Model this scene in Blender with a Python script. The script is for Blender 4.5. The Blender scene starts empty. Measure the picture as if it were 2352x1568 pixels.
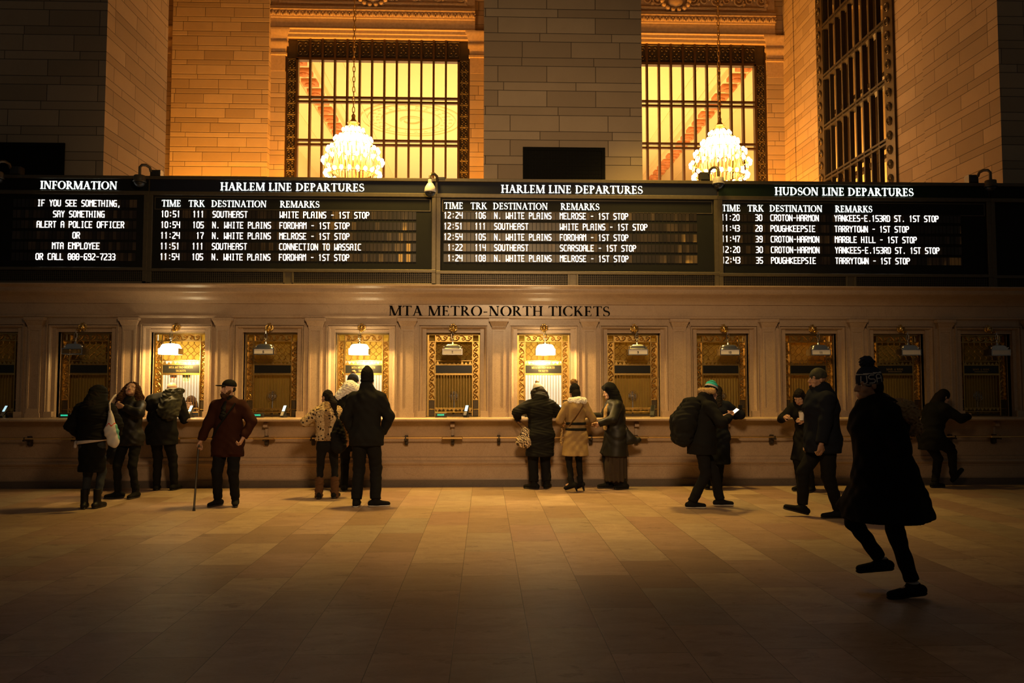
import bpy, bmesh, math, random
import numpy as np
from mathutils import Vector, Matrix
random.seed(7)
SC = bpy.context.scene
COL = SC.collection

# ------------------------------------------------------------------ camera
FPX, CX, CY = 1830.0, 1176.0, 784.0
PITCH = math.atan(101 / FPX); YAW = math.atan(62 / FPX); EYE = 1.67
cam_d = bpy.data.cameras.new('camera'); cam_d.sensor_width = 36.0
cam_d.lens = 36.0 * FPX / 2352.0; cam_d.clip_start = 0.05; cam_d.clip_end = 200
cam = bpy.data.objects.new('camera', cam_d); COL.objects.link(cam)
cam.location = (0, 0, EYE); cam.rotation_euler = (math.pi / 2 + PITCH, 0, -YAW)
SC.camera = cam
# ------------------------------------------------------------------ view, world
SC.view_settings.view_transform = 'Standard'; SC.view_settings.look = 'None'
SC.view_settings.gamma = 1.0; SC.view_settings.use_curve_mapping = False
SC.view_settings.exposure = 0.0
SC.cycles.max_bounces = 6; SC.cycles.diffuse_bounces = 3; SC.cycles.glossy_bounces = 3
SC.cycles.transmission_bounces = 4; SC.cycles.transparent_max_bounces = 12
SC.cycles.caustics_reflective = False; SC.cycles.caustics_refractive = False
SC.cycles.sample_clamp_indirect = 4.0
world = bpy.data.worlds.new('world'); SC.world = world; world.use_nodes = True
bg = world.node_tree.nodes['Background']
bg.inputs[0].default_value = (1.0, 0.86, 0.66, 1); bg.inputs[1].default_value = 0.030

# ------------------------------------------------------------------ hall lights (added spots and uplights, no fixtures modelled)
def aim(o, target):
    d = Vector(target) - o.location
    o.rotation_euler = d.to_track_quat('-Z', 'Y').to_euler()
def spot(name, loc, target, W, col, angle, blend=1.0, size=1.5):
    d = bpy.data.lights.new(name, 'SPOT'); d.energy = W; d.color = col
    d.spot_size = math.radians(angle); d.spot_blend = blend; d.shadow_soft_size = size
    o = bpy.data.objects.new(name, d); COL.objects.link(o); o.location = loc; aim(o, target); return o
def point(name, loc, W, col, size=0.1):
    d = bpy.data.lights.new(name, 'POINT'); d.energy = W; d.color = col; d.shadow_soft_size = size
    o = bpy.data.objects.new(name, d); COL.objects.link(o); o.location = loc; return o
def area(name, loc, target, W, col, sx, sy, spread=180):
    d = bpy.data.lights.new(name, 'AREA'); d.energy = W; d.color = col
    d.shape = 'RECTANGLE'; d.size = sx; d.size_y = sy; d.spread = math.radians(spread)
    o = bpy.data.objects.new(name, d); COL.objects.link(o); o.location = loc; aim(o, target); return o
WARM = (1.0, 0.66, 0.34); AMBER = (1.0, 0.47, 0.11); GOLD = (1.0, 0.62, 0.22)
for _x, _w in ((-1.5, 2400), (2.9, 1700)):
    spot('added_downlight', (_x, 12.3, 7.6), (_x, 12.5, 0.0), _w, (1.0, 0.61, 0.12), 88, 1.0, 0.35)  # added beams, narrowed so light pools at the foot of the ticket wall
spot('added_front_light', (0.5, 3.0, 4.8), (0.2, 13.4, 2.5), 1950, (1.0, 0.63, 0.30), 84, 1.0, 0.6)  # added low spot, brightens the facade but keeps the piers dim
for _x0, _x1 in ((-9.6, -0.4), (3.0, 9.2)):   # unseen uplights without fixtures, added to brighten the rear wall from below
    area('added_rear_uplight', ((_x0+_x1)/2, 23.1, 5.3), ((_x0+_x1)/2, 24.2, 8.0), 1500*(_x1-_x0)/9.2, (1.0, 0.36, 0.03), _x1-_x0, .5)

# photo pixel -> point on the vertical plane Y / on the floor
_F = np.array([math.sin(YAW) * math.cos(PITCH), math.cos(YAW) * math.cos(PITCH), math.sin(PITCH)])
_R = np.array([math.cos(YAW), -math.sin(YAW), 0.0]); _U = np.cross(_R, _F)
def at(px, py, Y):
    r = _F + _R * (px - CX) / FPX - _U * (py - CY) / FPX
    t = Y / r[1]; return float(r[0] * t), float(EYE + r[2] * t)
def zz(py, Y, px=1041): return at(px, py, Y)[1]
def xx(px, Y, py=860): return at(px, py, Y)[0]

# ------------------------------------------------------------------ mesh builder
class MB:
    def __init__(s): s.v = []; s.f = []; s.mi = []; s.cur = 0
    def add(s, vs, fs):
        n = len(s.v); s.v += [tuple(map(float, q)) for q in vs]
        for f in fs: s.f.append(tuple(i + n for i in f)); s.mi.append(s.cur)
        return s
    def box(s, x0, x1, y0, y1, z0, z1):
        if x0 > x1: x0, x1 = x1, x0
        if y0 > y1: y0, y1 = y1, y0
        if z0 > z1: z0, z1 = z1, z0
        return s.add([(x0,y0,z0),(x1,y0,z0),(x1,y1,z0),(x0,y1,z0),(x0,y0,z1),(x1,y0,z1),(x1,y1,z1),(x0,y1,z1)],
                     [(0,3,2,1),(4,5,6,7),(0,1,5,4),(1,2,6,5),(2,3,7,6),(3,0,4,7)])
    def bbox(s, x0, x1, y0, y1, z0, z1, b):
        """box with chamfered front (towards -Y) edges"""
        if x0 > x1: x0, x1 = x1, x0
        if z0 > z1: z0, z1 = z1, z0
        vs = [(x0,y0+b,z0),(x1,y0+b,z0),(x1,y0+b,z1),(x0,y0+b,z1),(x0+b,y0,z0+b),(x1-b,y0,z0+b),(x1-b,y0,z1-b),(x0+b,y0,z1-b),
              (x0,y1,z0),(x1,y1,z0),(x1,y1,z1),(x0,y1,z1)]
        return s.add(vs, [(4,5,6,7),(0,1,5,4),(1,2,6,5),(2,3,7,6),(3,0,4,7),(8,9,1,0),(9,10,2,1),(10,11,3,2),(11,8,0,3),(8,11,10,9)])
    def prism(s, pts, y0, y1):
        """2-D polygon in (x,z), counter-clockwise seen from -Y, extruded y0 (front) .. y1"""
        n = len(pts)
        a = sum(pts[i][0]*pts[(i+1)%n][1]-pts[(i+1)%n][0]*pts[i][1] for i in range(n))
        if a < 0: pts = pts[::-1]
        vs = [(x,y0,z) for x,z in pts] + [(x,y1,z) for x,z in pts]
        fs = [tuple(range(n)), tuple(range(2*n-1, n-1, -1))]
        fs += [(i, n+i, n+(i+1)%n, (i+1)%n) for i in range(n)]
        return s.add(vs, fs)
    def extr_x(s, prof, x0, x1):
        """profile of (y,z) points extruded along x, closed"""
        n = len(prof)
        vs = [(x0,y,z) for y,z in prof] + [(x1,y,z) for y,z in prof]
        a = sum(prof[i][0]*prof[(i+1)%n][1]-prof[(i+1)%n][0]*prof[i][1] for i in range(n))
        fs = [(i,(i+1)%n,n+(i+1)%n,n+i) for i in range(n)] + [tuple(range(n-1,-1,-1)), tuple(range(n,2*n))]
        if a < 0: fs = [f[::-1] for f in fs]
        return s.add(vs, fs)
    def tube(s, path, r, n=6, cap=True):
        P = [Vector(p) for p in path]; m = len(P)
        rr = r if isinstance(r, (list, tuple)) else [r]*m
        vs = []; fs = []; up = None
        for i in range(m):
            t = (P[min(i+1,m-1)] - P[max(i-1,0)]).normalized()
            if up is None or abs(t.dot(up)) > .98:
                up = Vector((0,0,1)) if abs(t.z) < .9 else Vector((0,1,0))
            a = t.cross(up).normalized(); b = a.cross(t).normalized(); up = b
            for k in range(n):
                an = 2*math.pi*k/n
                vs.append(P[i] + (a*math.cos(an) + b*math.sin(an))*rr[i])
        for i in range(m-1):
            for k in range(n):
                fs.append((i*n+k, i*n+(k+1)%n, (i+1)*n+(k+1)%n, (i+1)*n+k))
        if cap: fs += [tuple(range(n-1,-1,-1)), tuple(range((m-1)*n, m*n))]
        return s.add(vs, fs)
    def lathe(s, prof, n=16, c=(0,0,0), sx=1, sy=1, cap=True):
        """profile of (r,z) turned about z through c"""
        vs = []; fs = []; m = len(prof)
        for r, z in prof:
            for k in range(n):
                a = 2*math.pi*k/n; vs.append((c[0]+r*math.cos(a)*sx, c[1]+r*math.sin(a)*sy, c[2]+z))
        for i in range(m-1):
            for k in range(n): fs.append((i*n+k, i*n+(k+1)%n, (i+1)*n+(k+1)%n, (i+1)*n+k))
        if cap: fs += [tuple(range(n-1,-1,-1)), tuple(range((m-1)*n, m*n))]
        return s.add(vs, fs)
    def sphere(s, c, r, n=10, m=6, sz=1.0, sx=1.0, sy=1.0):
        return s.lathe([(max(r*math.sin(math.pi*i/m), r*.02), -r*sz*math.cos(math.pi*i/m)) for i in range(m+1)], n, c, sx, sy)
    def frame(s, x0, x1, z0, z1, prof, bottom=True):
        """mitred moulding round a rectangle; prof = [(outward offset, y)...]"""
        rings = []
        for o, y in prof:
            zb = z0 - o if bottom else z0
            rings.append([(x0-o,y,zb),(x1+o,y,zb),(x1+o,y,z1+o),(x0-o,y,z1+o)])
        vs = [q for r in rings for q in r]; fs = []
        for i in range(len(rings)-1):
            for k in ((0,1,2,3) if bottom else (1,2,3)):
                a = i*4+k; b = i*4+(k+1)%4; fs.append((a, a+4, b+4, b))
        return s.add(vs, fs)
    def build(s, name, mat, parent=None, smooth=False, loc=(0,0,0)):
        me = bpy.data.meshes.new(name); me.from_pydata(s.v, [], s.f)
        for m in (mat if isinstance(mat, (list, tuple)) else [mat]): me.materials.append(m)
        if any(s.mi): me.polygons.foreach_set('material_index', s.mi)
        if smooth:
            me.polygons.foreach_set('use_smooth', [True]*len(me.polygons))
            if smooth != 'all': me.set_sharp_from_angle(angle=math.radians(40))
        me.update()
        o = bpy.data.objects.new(name, me); COL.objects.link(o); o.location = loc
        if parent is not None: o.parent = parent
        return o

def thing(name, label, cat, loc=(0,0,0), rz=0, group=None):
    o = bpy.data.objects.new(name, None); COL.objects.link(o); o.empty_display_size = .1
    o.location = loc; o.rotation_euler = (0,0,rz); o['label'] = label; o['category'] = cat
    if group: o['group'] = group
    return o
def tag(o, label, cat, group=None):
    o['label'] = label; o['category'] = cat
    if group: o['group'] = group
    return o
def struct(o, label=None):
    o['kind'] = 'structure'
    if label: o['label'] = label; 
    return o
def dup(o, parent=None, loc=None, rz=None, label=None):
    c = o.copy(); COL.objects.link(c)
    if parent is not None: c.parent = parent
    if loc is not None: c.location = loc
    if rz is not None: c.rotation_euler = (0,0,rz)
    if label: c['label'] = label
    for ch in list(o.children): dup(ch, c)
    return c

# ------------------------------------------------------------------ materials
class NT:
    def __init__(s, name):
        s.mat = bpy.data.materials.new(name); s.mat.use_nodes = True
        s.t = s.mat.node_tree; s.b = s.t.nodes['Principled BSDF']; s.out = s.t.nodes['Material Output']
    def n(s, kind, **kw):
        q = s.t.nodes.new(kind)
        for k, v in kw.items(): setattr(q, k, v)
        return q
    def set(s, sock, v):
        if hasattr(v, 'is_linked') or isinstance(v, bpy.types.NodeSocket): s.t.links.new(v, sock)
        else: sock.default_value = v
    def m(s, op, a, b=None, c=None):
        q = s.n('ShaderNodeMath', operation=op); s.set(q.inputs[0], a)
        if b is not None: s.set(q.inputs[1], b)
        if c is not None: s.set(q.inputs[2], c)
        return q.outputs[0]
    def noise(s, vec, scale, detail=3, rough=.55, dist=0):
        q = s.n('ShaderNodeTexNoise'); s.set(q.inputs['Vector'], vec)
        q.inputs['Scale'].default_value = scale; q.inputs['Detail'].default_value = detail
        q.inputs['Roughness'].default_value = rough; q.inputs['Distortion'].default_value = dist
        return q.outputs['Fac']
    def white(s, x, y, z=0.0):
        cmb = s.n('ShaderNodeCombineXYZ'); s.set(cmb.inputs[0], x); s.set(cmb.inputs[1], y); s.set(cmb.inputs[2], z)
        w = s.n('ShaderNodeTexWhiteNoise', noise_dimensions='3D'); s.t.links.new(cmb.outputs[0], w.inputs[0])
        return w.outputs['Value']
    def ramp(s, fac, stops):
        r = s.n('ShaderNodeValToRGB'); s.set(r.inputs[0], fac); e = r.color_ramp.elements
        while len(e) < len(stops): e.new(.5)
        for q, (p, c) in zip(e, stops): q.position = p; q.color = (*c, 1)
        return r.outputs[0]
    def mix(s, fac, a, b, mode='MIX'):
        q = s.n('ShaderNodeMix', data_type='RGBA', blend_type=mode)
        s.set(q.inputs[0], fac)
        s.set(q.inputs[6], (*a, 1) if isinstance(a, tuple) and len(a) == 3 else a)
        s.set(q.inputs[7], (*b, 1) if isinstance(b, tuple) and len(b) == 3 else b)
        return q.outputs[2]
    def bump(s, h, strength=.3, dist=.01):
        q = s.n('ShaderNodeBump'); s.set(q.inputs['Height'], h); q.inputs['Strength'].default_value = strength
        q.inputs['Distance'].default_value = dist; s.t.links.new(q.outputs[0], s.b.inputs['Normal'])
    def pos(s): return s.n('ShaderNodeNewGeometry').outputs['Position']
    def obj(s): return s.n('ShaderNodeTexCoord').outputs['Object']
    def xyz(s, v):
        q = s.n('ShaderNodeSeparateXYZ'); s.set(q.inputs[0], v); return q.outputs
    def done(s, col=None, rough=.5, metal=0, spec=None, rs=None):
        if col is not None: s.set(s.b.inputs['Base Color'], (*col, 1) if isinstance(col, tuple) else col)
        s.set(s.b.inputs['Roughness'], rough); s.b.inputs['Metallic'].default_value = metal
        if spec is not None: s.b.inputs['Specular IOR Level'].default_value = spec
        return s.mat

def simple(name, col, rough=.5, metal=0, var=.12, scale=30, spec=None, bump=0):
    t = NT(name); f = t.noise(t.obj(), scale, 4)
    c = t.mix(f, tuple(max(0, q*(1-var)) for q in col), tuple(min(1, q*(1+var)) for q in col))
    if bump: t.bump(f, bump, .004)
    return t.done(c, rough, metal, spec)
def emit(name, col, k):
    t = NT(name); t.b.inputs['Emission Color'].default_value = (*col, 1); t.b.inputs['Emission Strength'].default_value = k
    return t.done(col, .5)

def ashlar(name, ca, cb, cc, rough=.75):
    """coursed stone: tall and short courses alternate, joints shift per course"""
    t = NT(name); g = t.n('ShaderNodeNewGeometry'); p = t.xyz(g.outputs['Position']); nn = t.xyz(g.outputs['True Normal'])
    ax = t.m('ABSOLUTE', nn[0]); side = t.m('GREATER_THAN', ax, .5)
    u = t.m('ADD', t.m('MULTIPLY', p[0], t.m('SUBTRACT', 1.0, side)), t.m('MULTIPLY', p[1], side))
    v = t.m('DIVIDE', t.m('ADD', p[2], .08), .449); cell = t.m('FLOOR', v); fr = t.m('FRACT', v)
    short = t.m('GREATER_THAN', fr, .655)
    row = t.m('ADD', t.m('MULTIPLY', cell, 2.0), short)
    lo = t.m('MULTIPLY', short, .655); hi = t.m('ADD', .655, t.m('MULTIPLY', short, .345))
    dz = t.m('MULTIPLY', t.m('MINIMUM', t.m('SUBTRACT', fr, lo), t.m('SUBTRACT', hi, fr)), .449)
    w = t.m('ADD', .88, t.m('MULTIPLY', short, .42))
    off = t.m('MULTIPLY', t.m('FLOOR', t.m('MULTIPLY', t.white(row, 3.1), 4.0)), .25)
    uu = t.m('ADD', t.m('DIVIDE', u, w), off); cid = t.m('FLOOR', uu); fu = t.m('FRACT', uu)
    du = t.m('MULTIPLY', t.m('MINIMUM', fu, t.m('SUBTRACT', 1.0, fu)), w)
    d = t.m('MINIMUM', dz, du); joint = t.m('LESS_THAN', d, .0055)
    tone = t.white(cid, row, side)
    base = t.ramp(tone, [(0, ca), (.5, cb), (1, cc)])
    nz = t.noise(g.outputs['Position'], 2.2, 5, .65); base = t.mix(t.m('MULTIPLY', nz, .38), base, tuple(q*.6 for q in ca))
    fine = t.noise(g.outputs['Position'], 60, 2); base = t.mix(t.m('MULTIPLY', fine, .25), base, tuple(q*.75 for q in cb))
    base = t.mix(joint, base, tuple(q*.25 for q in ca))
    h = t.m('ADD', t.m('MINIMUM', t.m('MULTIPLY', d, 60.0), 1.0), t.m('MULTIPLY', fine, .15)); t.bump(h, .5, .01)
    return t.done(base, rough, 0, .3)
def marble(name, ca, cb, rough=.28):
    t = NT(name); p = t.pos(); f = t.noise(p, 3.0, 6, .7, .6); s = t.noise(p, 90, 3, .7)
    c = t.mix(f, ca, cb); c = t.mix(t.m('MULTIPLY', s, .4), c, tuple(q*.55 for q in ca)); c = t.mix(t.m('MULTIPLY', t.m('GREATER_THAN', t.noise(p, 120, 3, .7, .3), .56), .42), c, tuple(q*.5 for q in ca))
    vein = t.m('ABSOLUTE', t.m('SUBTRACT', t.noise(p, 1.3, 7, .7, 1.2), .5))
    c = t.mix(t.m('MULTIPLY', t.m('LESS_THAN', vein, .004), .3), c, tuple(q*.45 for q in ca))
    t.bump(s, .04, .003)
    return t.done(c, t.m('ADD', rough-.08, t.m('MULTIPLY', s, .2)), 0, .5)
def floor_mat():
    t = NT('floor_marble_tiles'); p = t.pos(); q = t.xyz(p)
    cx = t.m('DIVIDE', t.m('SUBTRACT', q[0], FLOOR_X0), FLOOR_W); col = t.m('FLOOR', cx); fx = t.m('FRACT', cx)
    st = t.m('MULTIPLY', t.m('FLOORED_MODULO', col, 2.0), .5)
    jit = t.m('MULTIPLY', t.white(col, 9.0), .10)
    cy = t.m('ADD', t.m('ADD', t.m('DIVIDE', t.m('SUBTRACT', q[1], FLOOR_Y0), 1.02), st), jit)
    row = t.m('FLOOR', cy); fy = t.m('FRACT', cy)
    dx = t.m('MULTIPLY', t.m('MINIMUM', fx, t.m('SUBTRACT', 1.0, fx)), FLOOR_W)
    dy = t.m('MULTIPLY', t.m('MINIMUM', fy, t.m('SUBTRACT', 1.0, fy)), 1.02)
    d = t.m('MINIMUM', dx, dy); joint = t.m('LESS_THAN', d, .0026)
    tone = t.white(col, row, 4.0)
    base = t.ramp(tone, [(0, (.27,.175,.12)), (.25, (.45,.33,.22)), (.5, (.37,.235,.18)), (.75, (.54,.40,.27)), (1, (.34,.28,.205))])
    sh = t.n('ShaderNodeCombineXYZ'); t.set(sh.inputs[0], t.m('ADD', q[0], t.m('MULTIPLY', tone, 37.0)))
    t.set(sh.inputs[1], t.m('ADD', q[1], t.m('MULTIPLY', tone, 11.0))); t.set(sh.inputs[2], tone)
    st_ = t.n('ShaderNodeMapping'); t.t.links.new(sh.outputs[0], st_.inputs[0]); st_.inputs['Scale'].default_value = (1, 2.2, 1)
    n1 = t.noise(st_.outputs[0], 2.6, 7, .68, .9); n2 = t.noise(p, 45, 4, .7)
    base = t.mix(t.m('MULTIPLY', t.m('SUBTRACT', n1, .25), 1.25), base, (.17,.10,.07))
    dark = t.m('MULTIPLY', t.m('GREATER_THAN', t.noise(st_.outputs[0], 3.4, 8, .75, .4), .60), .42)
    base = t.mix(dark, base, (.10,.06,.05))
    base = t.mix(t.m('MULTIPLY', n2, .25), base, (.22,.15,.10))
    base = t.mix(t.m('MULTIPLY', joint, .8), base, (.05,.035,.03))
    t.bump(t.m('ADD', t.m('MINIMUM', t.m('MULTIPLY', d, 120.0), 1.0), t.m('MULTIPLY', n1, .25)), .12, .004)
    return t.done(base, t.m('ADD', .36, t.m('MULTIPLY', n2, .22)), 0, .28)
FLOOR_X0, FLOOR_W, FLOOR_Y0 = 0.295, 0.495, 4.62

M = {}
M['floor'] = floor_mat()
M['ashlar'] = ashlar('coursed_stone', (.36,.27,.18), (.46,.35,.235), (.54,.42,.29))
M['marble'] = marble('tan_marble', (.40,.28,.19), (.58,.43,.30))
M['plinth'] = marble('dark_plinth_marble', (.11,.085,.07), (.17,.13,.10), .35)
M['carved'] = simple('carved_stone', (.47,.34,.22), .7, 0, .3, 14, bump=.3)
M['plaster'] = simple('cream_plaster', (.80,.66,.40), .85, 0, .05, 3)
M['ornament'] = simple('painted_ceiling_ornament', (.50,.20,.08), .8, 0, .3, 6)
M['brass'] = simple('polished_brass', (.85,.60,.25), .38, 1, .12, 20)
M['bronze'] = simple('gilded_bronze', (.60,.40,.13), .36, 1, .3, 40, bump=.15)
M['dark_bronze'] = simple('dark_bronze', (.085,.062,.034), .45, .55, .35, 30, bump=.2)
M['black_iron'] = simple('black_iron', (.045,.035,.025), .5, .3, .3, 30)
M['window_iron'] = simple('bronze_mullion', (.06,.032,.012), .45, .4, .3, 20)
M['board_metal'] = simple('board_frame_metal', (.105,.085,.055), .42, .5, .25, 20)
M['board_black'] = simple('board_black_panel', (.008,.0085,.008), .6, 0, .2, 10, spec=.15)
M['board_blue'] = simple('board_blue_panel', (.010,.012,.024), .6, 0, .2, 10, spec=.15)
M['board_green'] = simple('board_green_panel', (.007,.016,.010), .6, 0, .2, 10, spec=.15)
M['letter_white'] = emit('backlit_white_letter', (.93,1.0,.95), 1.35)
M['flap_white'] = emit('lit_flap_character', (1.0,.97,.92), 1.5)
M['letter_black'] = simple('black_letter', (.006,.005,.004), .8, 0, .2, spec=.05)
M['letter_gold'] = simple('gold_letter', (.55,.36,.12), .4, .6, .2)
M['sign_black'] = simple('black_sign_plate', (.012,.012,.010), .3, 0, .2)
M['mesh_black'] = simple('black_mesh', (.012,.011,.009), .8, .0, .2, spec=.1)
M['black_cover'] = simple('black_grille_cover', (.008,.008,.007), .85, 0, .2, spec=.1)
M['chrome'] = simple('aged_chrome', (.62,.60,.58), .25, 1, .2, 40)
M['screen'] = emit('card_reader_screen', (.55,.85,.95), .9)
M['led'] = emit('teal_led_digits', (.05,.85,.60), .7)
M['black_plastic'] = simple('black_plastic', (.02,.02,.02), .4, 0, .2)
M['grey_plastic'] = simple('grey_plastic', (.35,.33,.31), .4, 0, .1)
M['white_plastic'] = simple('white_plastic', (.72,.68,.64), .4, 0, .06)
M['paper'] = simple('white_paper', (.82,.80,.76), .7, 0, .05)
M['paper_red'] = simple('red_print', (.7,.12,.06), .7)
M['paper_green'] = simple('green_print', (.1,.4,.25), .7)
M['lamp_glow'] = emit('glowing_lamp_glass', (1.0,.78,.42), 17)
M['bulb'] = emit('glowing_bulb', (1.0,.80,.46), 14)
M['booth_white'] = simple('booth_white_wall', (.78,.74,.66), .7, 0, .05, 4)
M['booth_dark'] = simple('booth_dark_wall', (.10,.085,.06), .7, 0, .1, 4)
t = NT('window_pane')
tr = t.n('ShaderNodeBsdfTransparent'); gl = t.n('ShaderNodeBsdfGlossy'); gl.inputs['Roughness'].default_value = .05
tr.inputs[0].default_value = (.97,.95,.90,1)
mx = t.n('ShaderNodeMixShader'); mx.inputs[0].default_value = .05
t.t.links.new(tr.outputs[0], mx.inputs[1]); t.t.links.new(gl.outputs[0], mx.inputs[2]); t.t.links.new(mx.outputs[0], t.out.inputs[0])
M['pane'] = t.mat
t = NT('drawn_blind'); df = t.n('ShaderNodeBsdfDiffuse'); tl = t.n('ShaderNodeBsdfTranslucent'); mx = t.n('ShaderNodeMixShader')
cc = t.mix(t.noise(t.obj(), 8, 3), (.50,.37,.10), (.62,.46,.14))
t.t.links.new(cc, df.inputs[0]); t.t.links.new(cc, tl.inputs[0]); mx.inputs[0].default_value = .5
t.t.links.new(df.outputs[0], mx.inputs[1]); t.t.links.new(tl.outputs[0], mx.inputs[2]); t.t.links.new(mx.outputs[0], t.out.inputs[0])
M['blind'] = t.mat
# ------------------------------------------------------------------ lettering
def _stem(x, w, y0=0.0, y1=1.0, top=True, bot=True, s=.085):
    P = [[(x-w/2,y0),(x+w/2,y0),(x+w/2,y1),(x-w/2,y1)]]
    if bot: P.append([(x-w/2-s,y0),(x+w/2+s,y0),(x+w/2+s,y0+.035),(x+w/2,y0+.10),(x-w/2,y0+.10),(x-w/2-s,y0+.035)])
    if top: P.append([(x-w/2-s,y1),(x-w/2-s,y1-.035),(x-w/2,y1-.10),(x+w/2,y1-.10),(x+w/2+s,y1-.035),(x+w/2+s,y1)])
    return P
def _diag(x0, y0, x1, y1, w): return [[(x0-w/2,y0),(x0+w/2,y0),(x1+w/2,y1),(x1-w/2,y1)]]
def _arc(cx, cy, rx, ry, a0, a1, tk, tn, n=16):
    P = []; q = []
    for i in range(n+1):
        a = math.radians(a0+(a1-a0)*i/n); c, s = math.cos(a), math.sin(a)
        q.append(((cx+rx*c, cy+ry*s), (cx+(rx-tk)*c, cy+(ry-tn)*s)))
    for i in range(n): P.append([q[i][0], q[i+1][0], q[i+1][1], q[i][1]])
    return P
def _bar(x0, x1, y, t, up=0, dn=0):
    P = [[(x0,y),(x1,y),(x1,y+t),(x0,y+t)]]
    if up: P.append([(x1-.10,y+t),(x1-.035,y+t),(x1+.01,y+up),(x1-.02,y+up)])
    if dn: P.append([(x1-.10,y),(x1-.02,y-dn),(x1+.01,y-dn),(x1-.0,y+t)])
    return P
def _stroke(pts, w):
    P = []
    for i in range(len(pts)-1):
        (x0,y0),(x1,y1) = pts[i], pts[i+1]; L = math.hypot(x1-x0, y1-y0) or 1
        nx, ny = -(y1-y0)/L, (x1-x0)/L
        w0 = w[i]/2 if isinstance(w, list) else w/2; w1 = w[i+1]/2 if isinstance(w, list) else w/2
        P.append([(x0+nx*w0,y0+ny*w0),(x0-nx*w0,y0-ny*w0),(x1-nx*w1,y1-ny*w1),(x1+nx*w1,y1+ny*w1)])
    return P
def serif_glyph(c, B=.135, t=.05):
    sf = .085
    if c == 'I': return _stem(.16,B), .34
    if c == 'H': return _stem(.17,B)+_stem(.67,B)+_bar(.17,.67,.475,t), .85
    if c == 'T': return _stem(.36,B,top=False)+[[(.02,1),(.02,.80),(.05,.80),(.10,.945),(.62,.945),(.67,.80),(.70,.80),(.70,1)]], .73
    if c == 'L': return _stem(.17,B)+_bar(.17,.58,0,t,up=.24), .63
    if c == 'E': return _stem(.17,B)+_bar(.17,.58,0,t,up=.24)+_bar(.17,.46,.48,t,up=.12,dn=.09)+_bar(.17,.54,1-t,t,dn=.17), .66
    if c == 'F': return _stem(.17,B)+_bar(.17,.46,.48,t,up=.12,dn=.09)+_bar(.17,.54,1-t,t,dn=.17), .60
    if c == 'N': return _stem(.13,t+.01)+_stem(.70,t+.01,bot=False)+_diag(.16,1,.67,0,B+.03), .86
    if c == 'M': return _stem(.12,t+.01,top=False)+_stem(.86,B)+_diag(.17,1,.48,0,B+.02)+_diag(.48,0,.84,1,t+.015)+[[(.02,1),(.02,.965),(.2,.965),(.2,1)]], 1.03
    if c == 'A': return _diag(.11,0,.39,1,t+.015)+_diag(.66,0,.37,1,B+.02)+_bar(.2,.56,.32,t)+_stem(.11,t,0,.1,top=False,bot=True)[1:]+_stem(.66,B,0,.1,top=False)[1:], .80
    if c == 'K': return _stem(.17,B)+_diag(.22,.40,.60,.97,t+.02)+_diag(.68,0,.36,.58,B+.03)+[[(.47,1),(.47,.965),(.73,.965),(.73,1)]]+[[(.56,0),(.82,0),(.82,.035),(.56,.035)]], .82
    if c == 'O': return _arc(.45,.5,.44,.52,0,360,B+.02,t,28), .90
    if c == 'C': return _arc(.45,.5,.44,.52,48,312,B+.02,t,22)+[[(.68,1.0),(.72,1.0),(.76,.72),(.73,.72),(.66,.86)]]+[[(.66,.13),(.73,.28),(.76,.28),(.74,.09)]], .80
    if c == 'D': return _stem(.17,B)+_arc(.26,.5,.54,.5,-90,90,B+.02,t)+_bar(.17,.28,0,t)+_bar(.17,.28,1-t,t), .86
    if c == 'P': return _stem(.17,B)+_arc(.28,.73,.30,.27,-90,90,B,t,12)+_bar(.17,.3,.46,t)+_bar(.17,.3,1-t,t), .64
    if c == 'R': return _stem(.17,B)+_arc(.28,.74,.30,.26,-90,90,B,t,12)+_bar(.17,.3,.48,t)+_bar(.17,.3,1-t,t)+_diag(.68,0,.34,.5,B+.03)+[[(.6,0),(.80,0),(.80,.035),(.6,.035)]], .78
    if c == 'U': return _stem(.16,B,.3,1,bot=False)+_stem(.66,t+.01,.3,1,bot=False)+_arc(.395,.32,.3,.34,180,360,B,t+.02,12), .82
    if c == 'S':
        pts = []; w = []
        for i in range(19):
            u = i/18
            if u < .5: a = math.radians(40+230*(u/.5)); x = .29+.20*math.cos(a); y = .745+.23*math.sin(a)
            else: a = math.radians(90-230*((u-.5)/.5)); x = .29+.23*math.cos(a); y = .265+.24*math.sin(a)
            pts.append((x,y)); w.append(.05+.11*math.exp(-((u-.5)/.22)**2))
        return _stroke(pts, w)+[[(.44,.98),(.47,.98),(.48,.74),(.455,.74),(.41,.86)]]+[[(.06,.02),(.09,.02),(.13,.14),(.08,.28),(.055,.28)]], .58
    if c == '-': return [[(.06,.36),(.36,.36),(.36,.44),(.06,.44)]], .44
    if c == '&': return _arc(.36,.77,.17,.23,0,360,.06,.05,14)+_arc(.32,.26,.28,.28,60,350,.10,.05,16)+_diag(.72,0,.24,.72,.11)+_stroke([(.58,.28),(.72,.52)],.05), .80
    return [], .34
def serif_words(s, x, z, h, y0, y1, width, bold, name, mat, parent):
    adv = lambda q: sum(serif_glyph(c)[1] + .03 for c in q)
    k = width/adv(s); i = 0; out = []
    for wd in s.split(' '):
        m = MB(); serif_text(m, wd, x+adv(s[:i])*k, z, h, y0, y1, adv(wd)*k, bold); out.append(m.build(name, mat, parent)); i += len(wd)+1
    return out
def serif_text(mb, s, x, z, h, y0, y1, width=None, bold=1.0, slope=0.0):
    adv = sum(serif_glyph(c)[1] + .03 for c in s); k = h if width is None else width/adv
    cx = x
    for c in s:
        P, a = serif_glyph(c, .135*bold, .05*bold)
        for poly in P: mb.prism([(cx+px*k, z+slope*(cx-x)+py*h) for px, py in poly], y0, y1)
        cx += (a + .03)*k
    return cx - x
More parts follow.
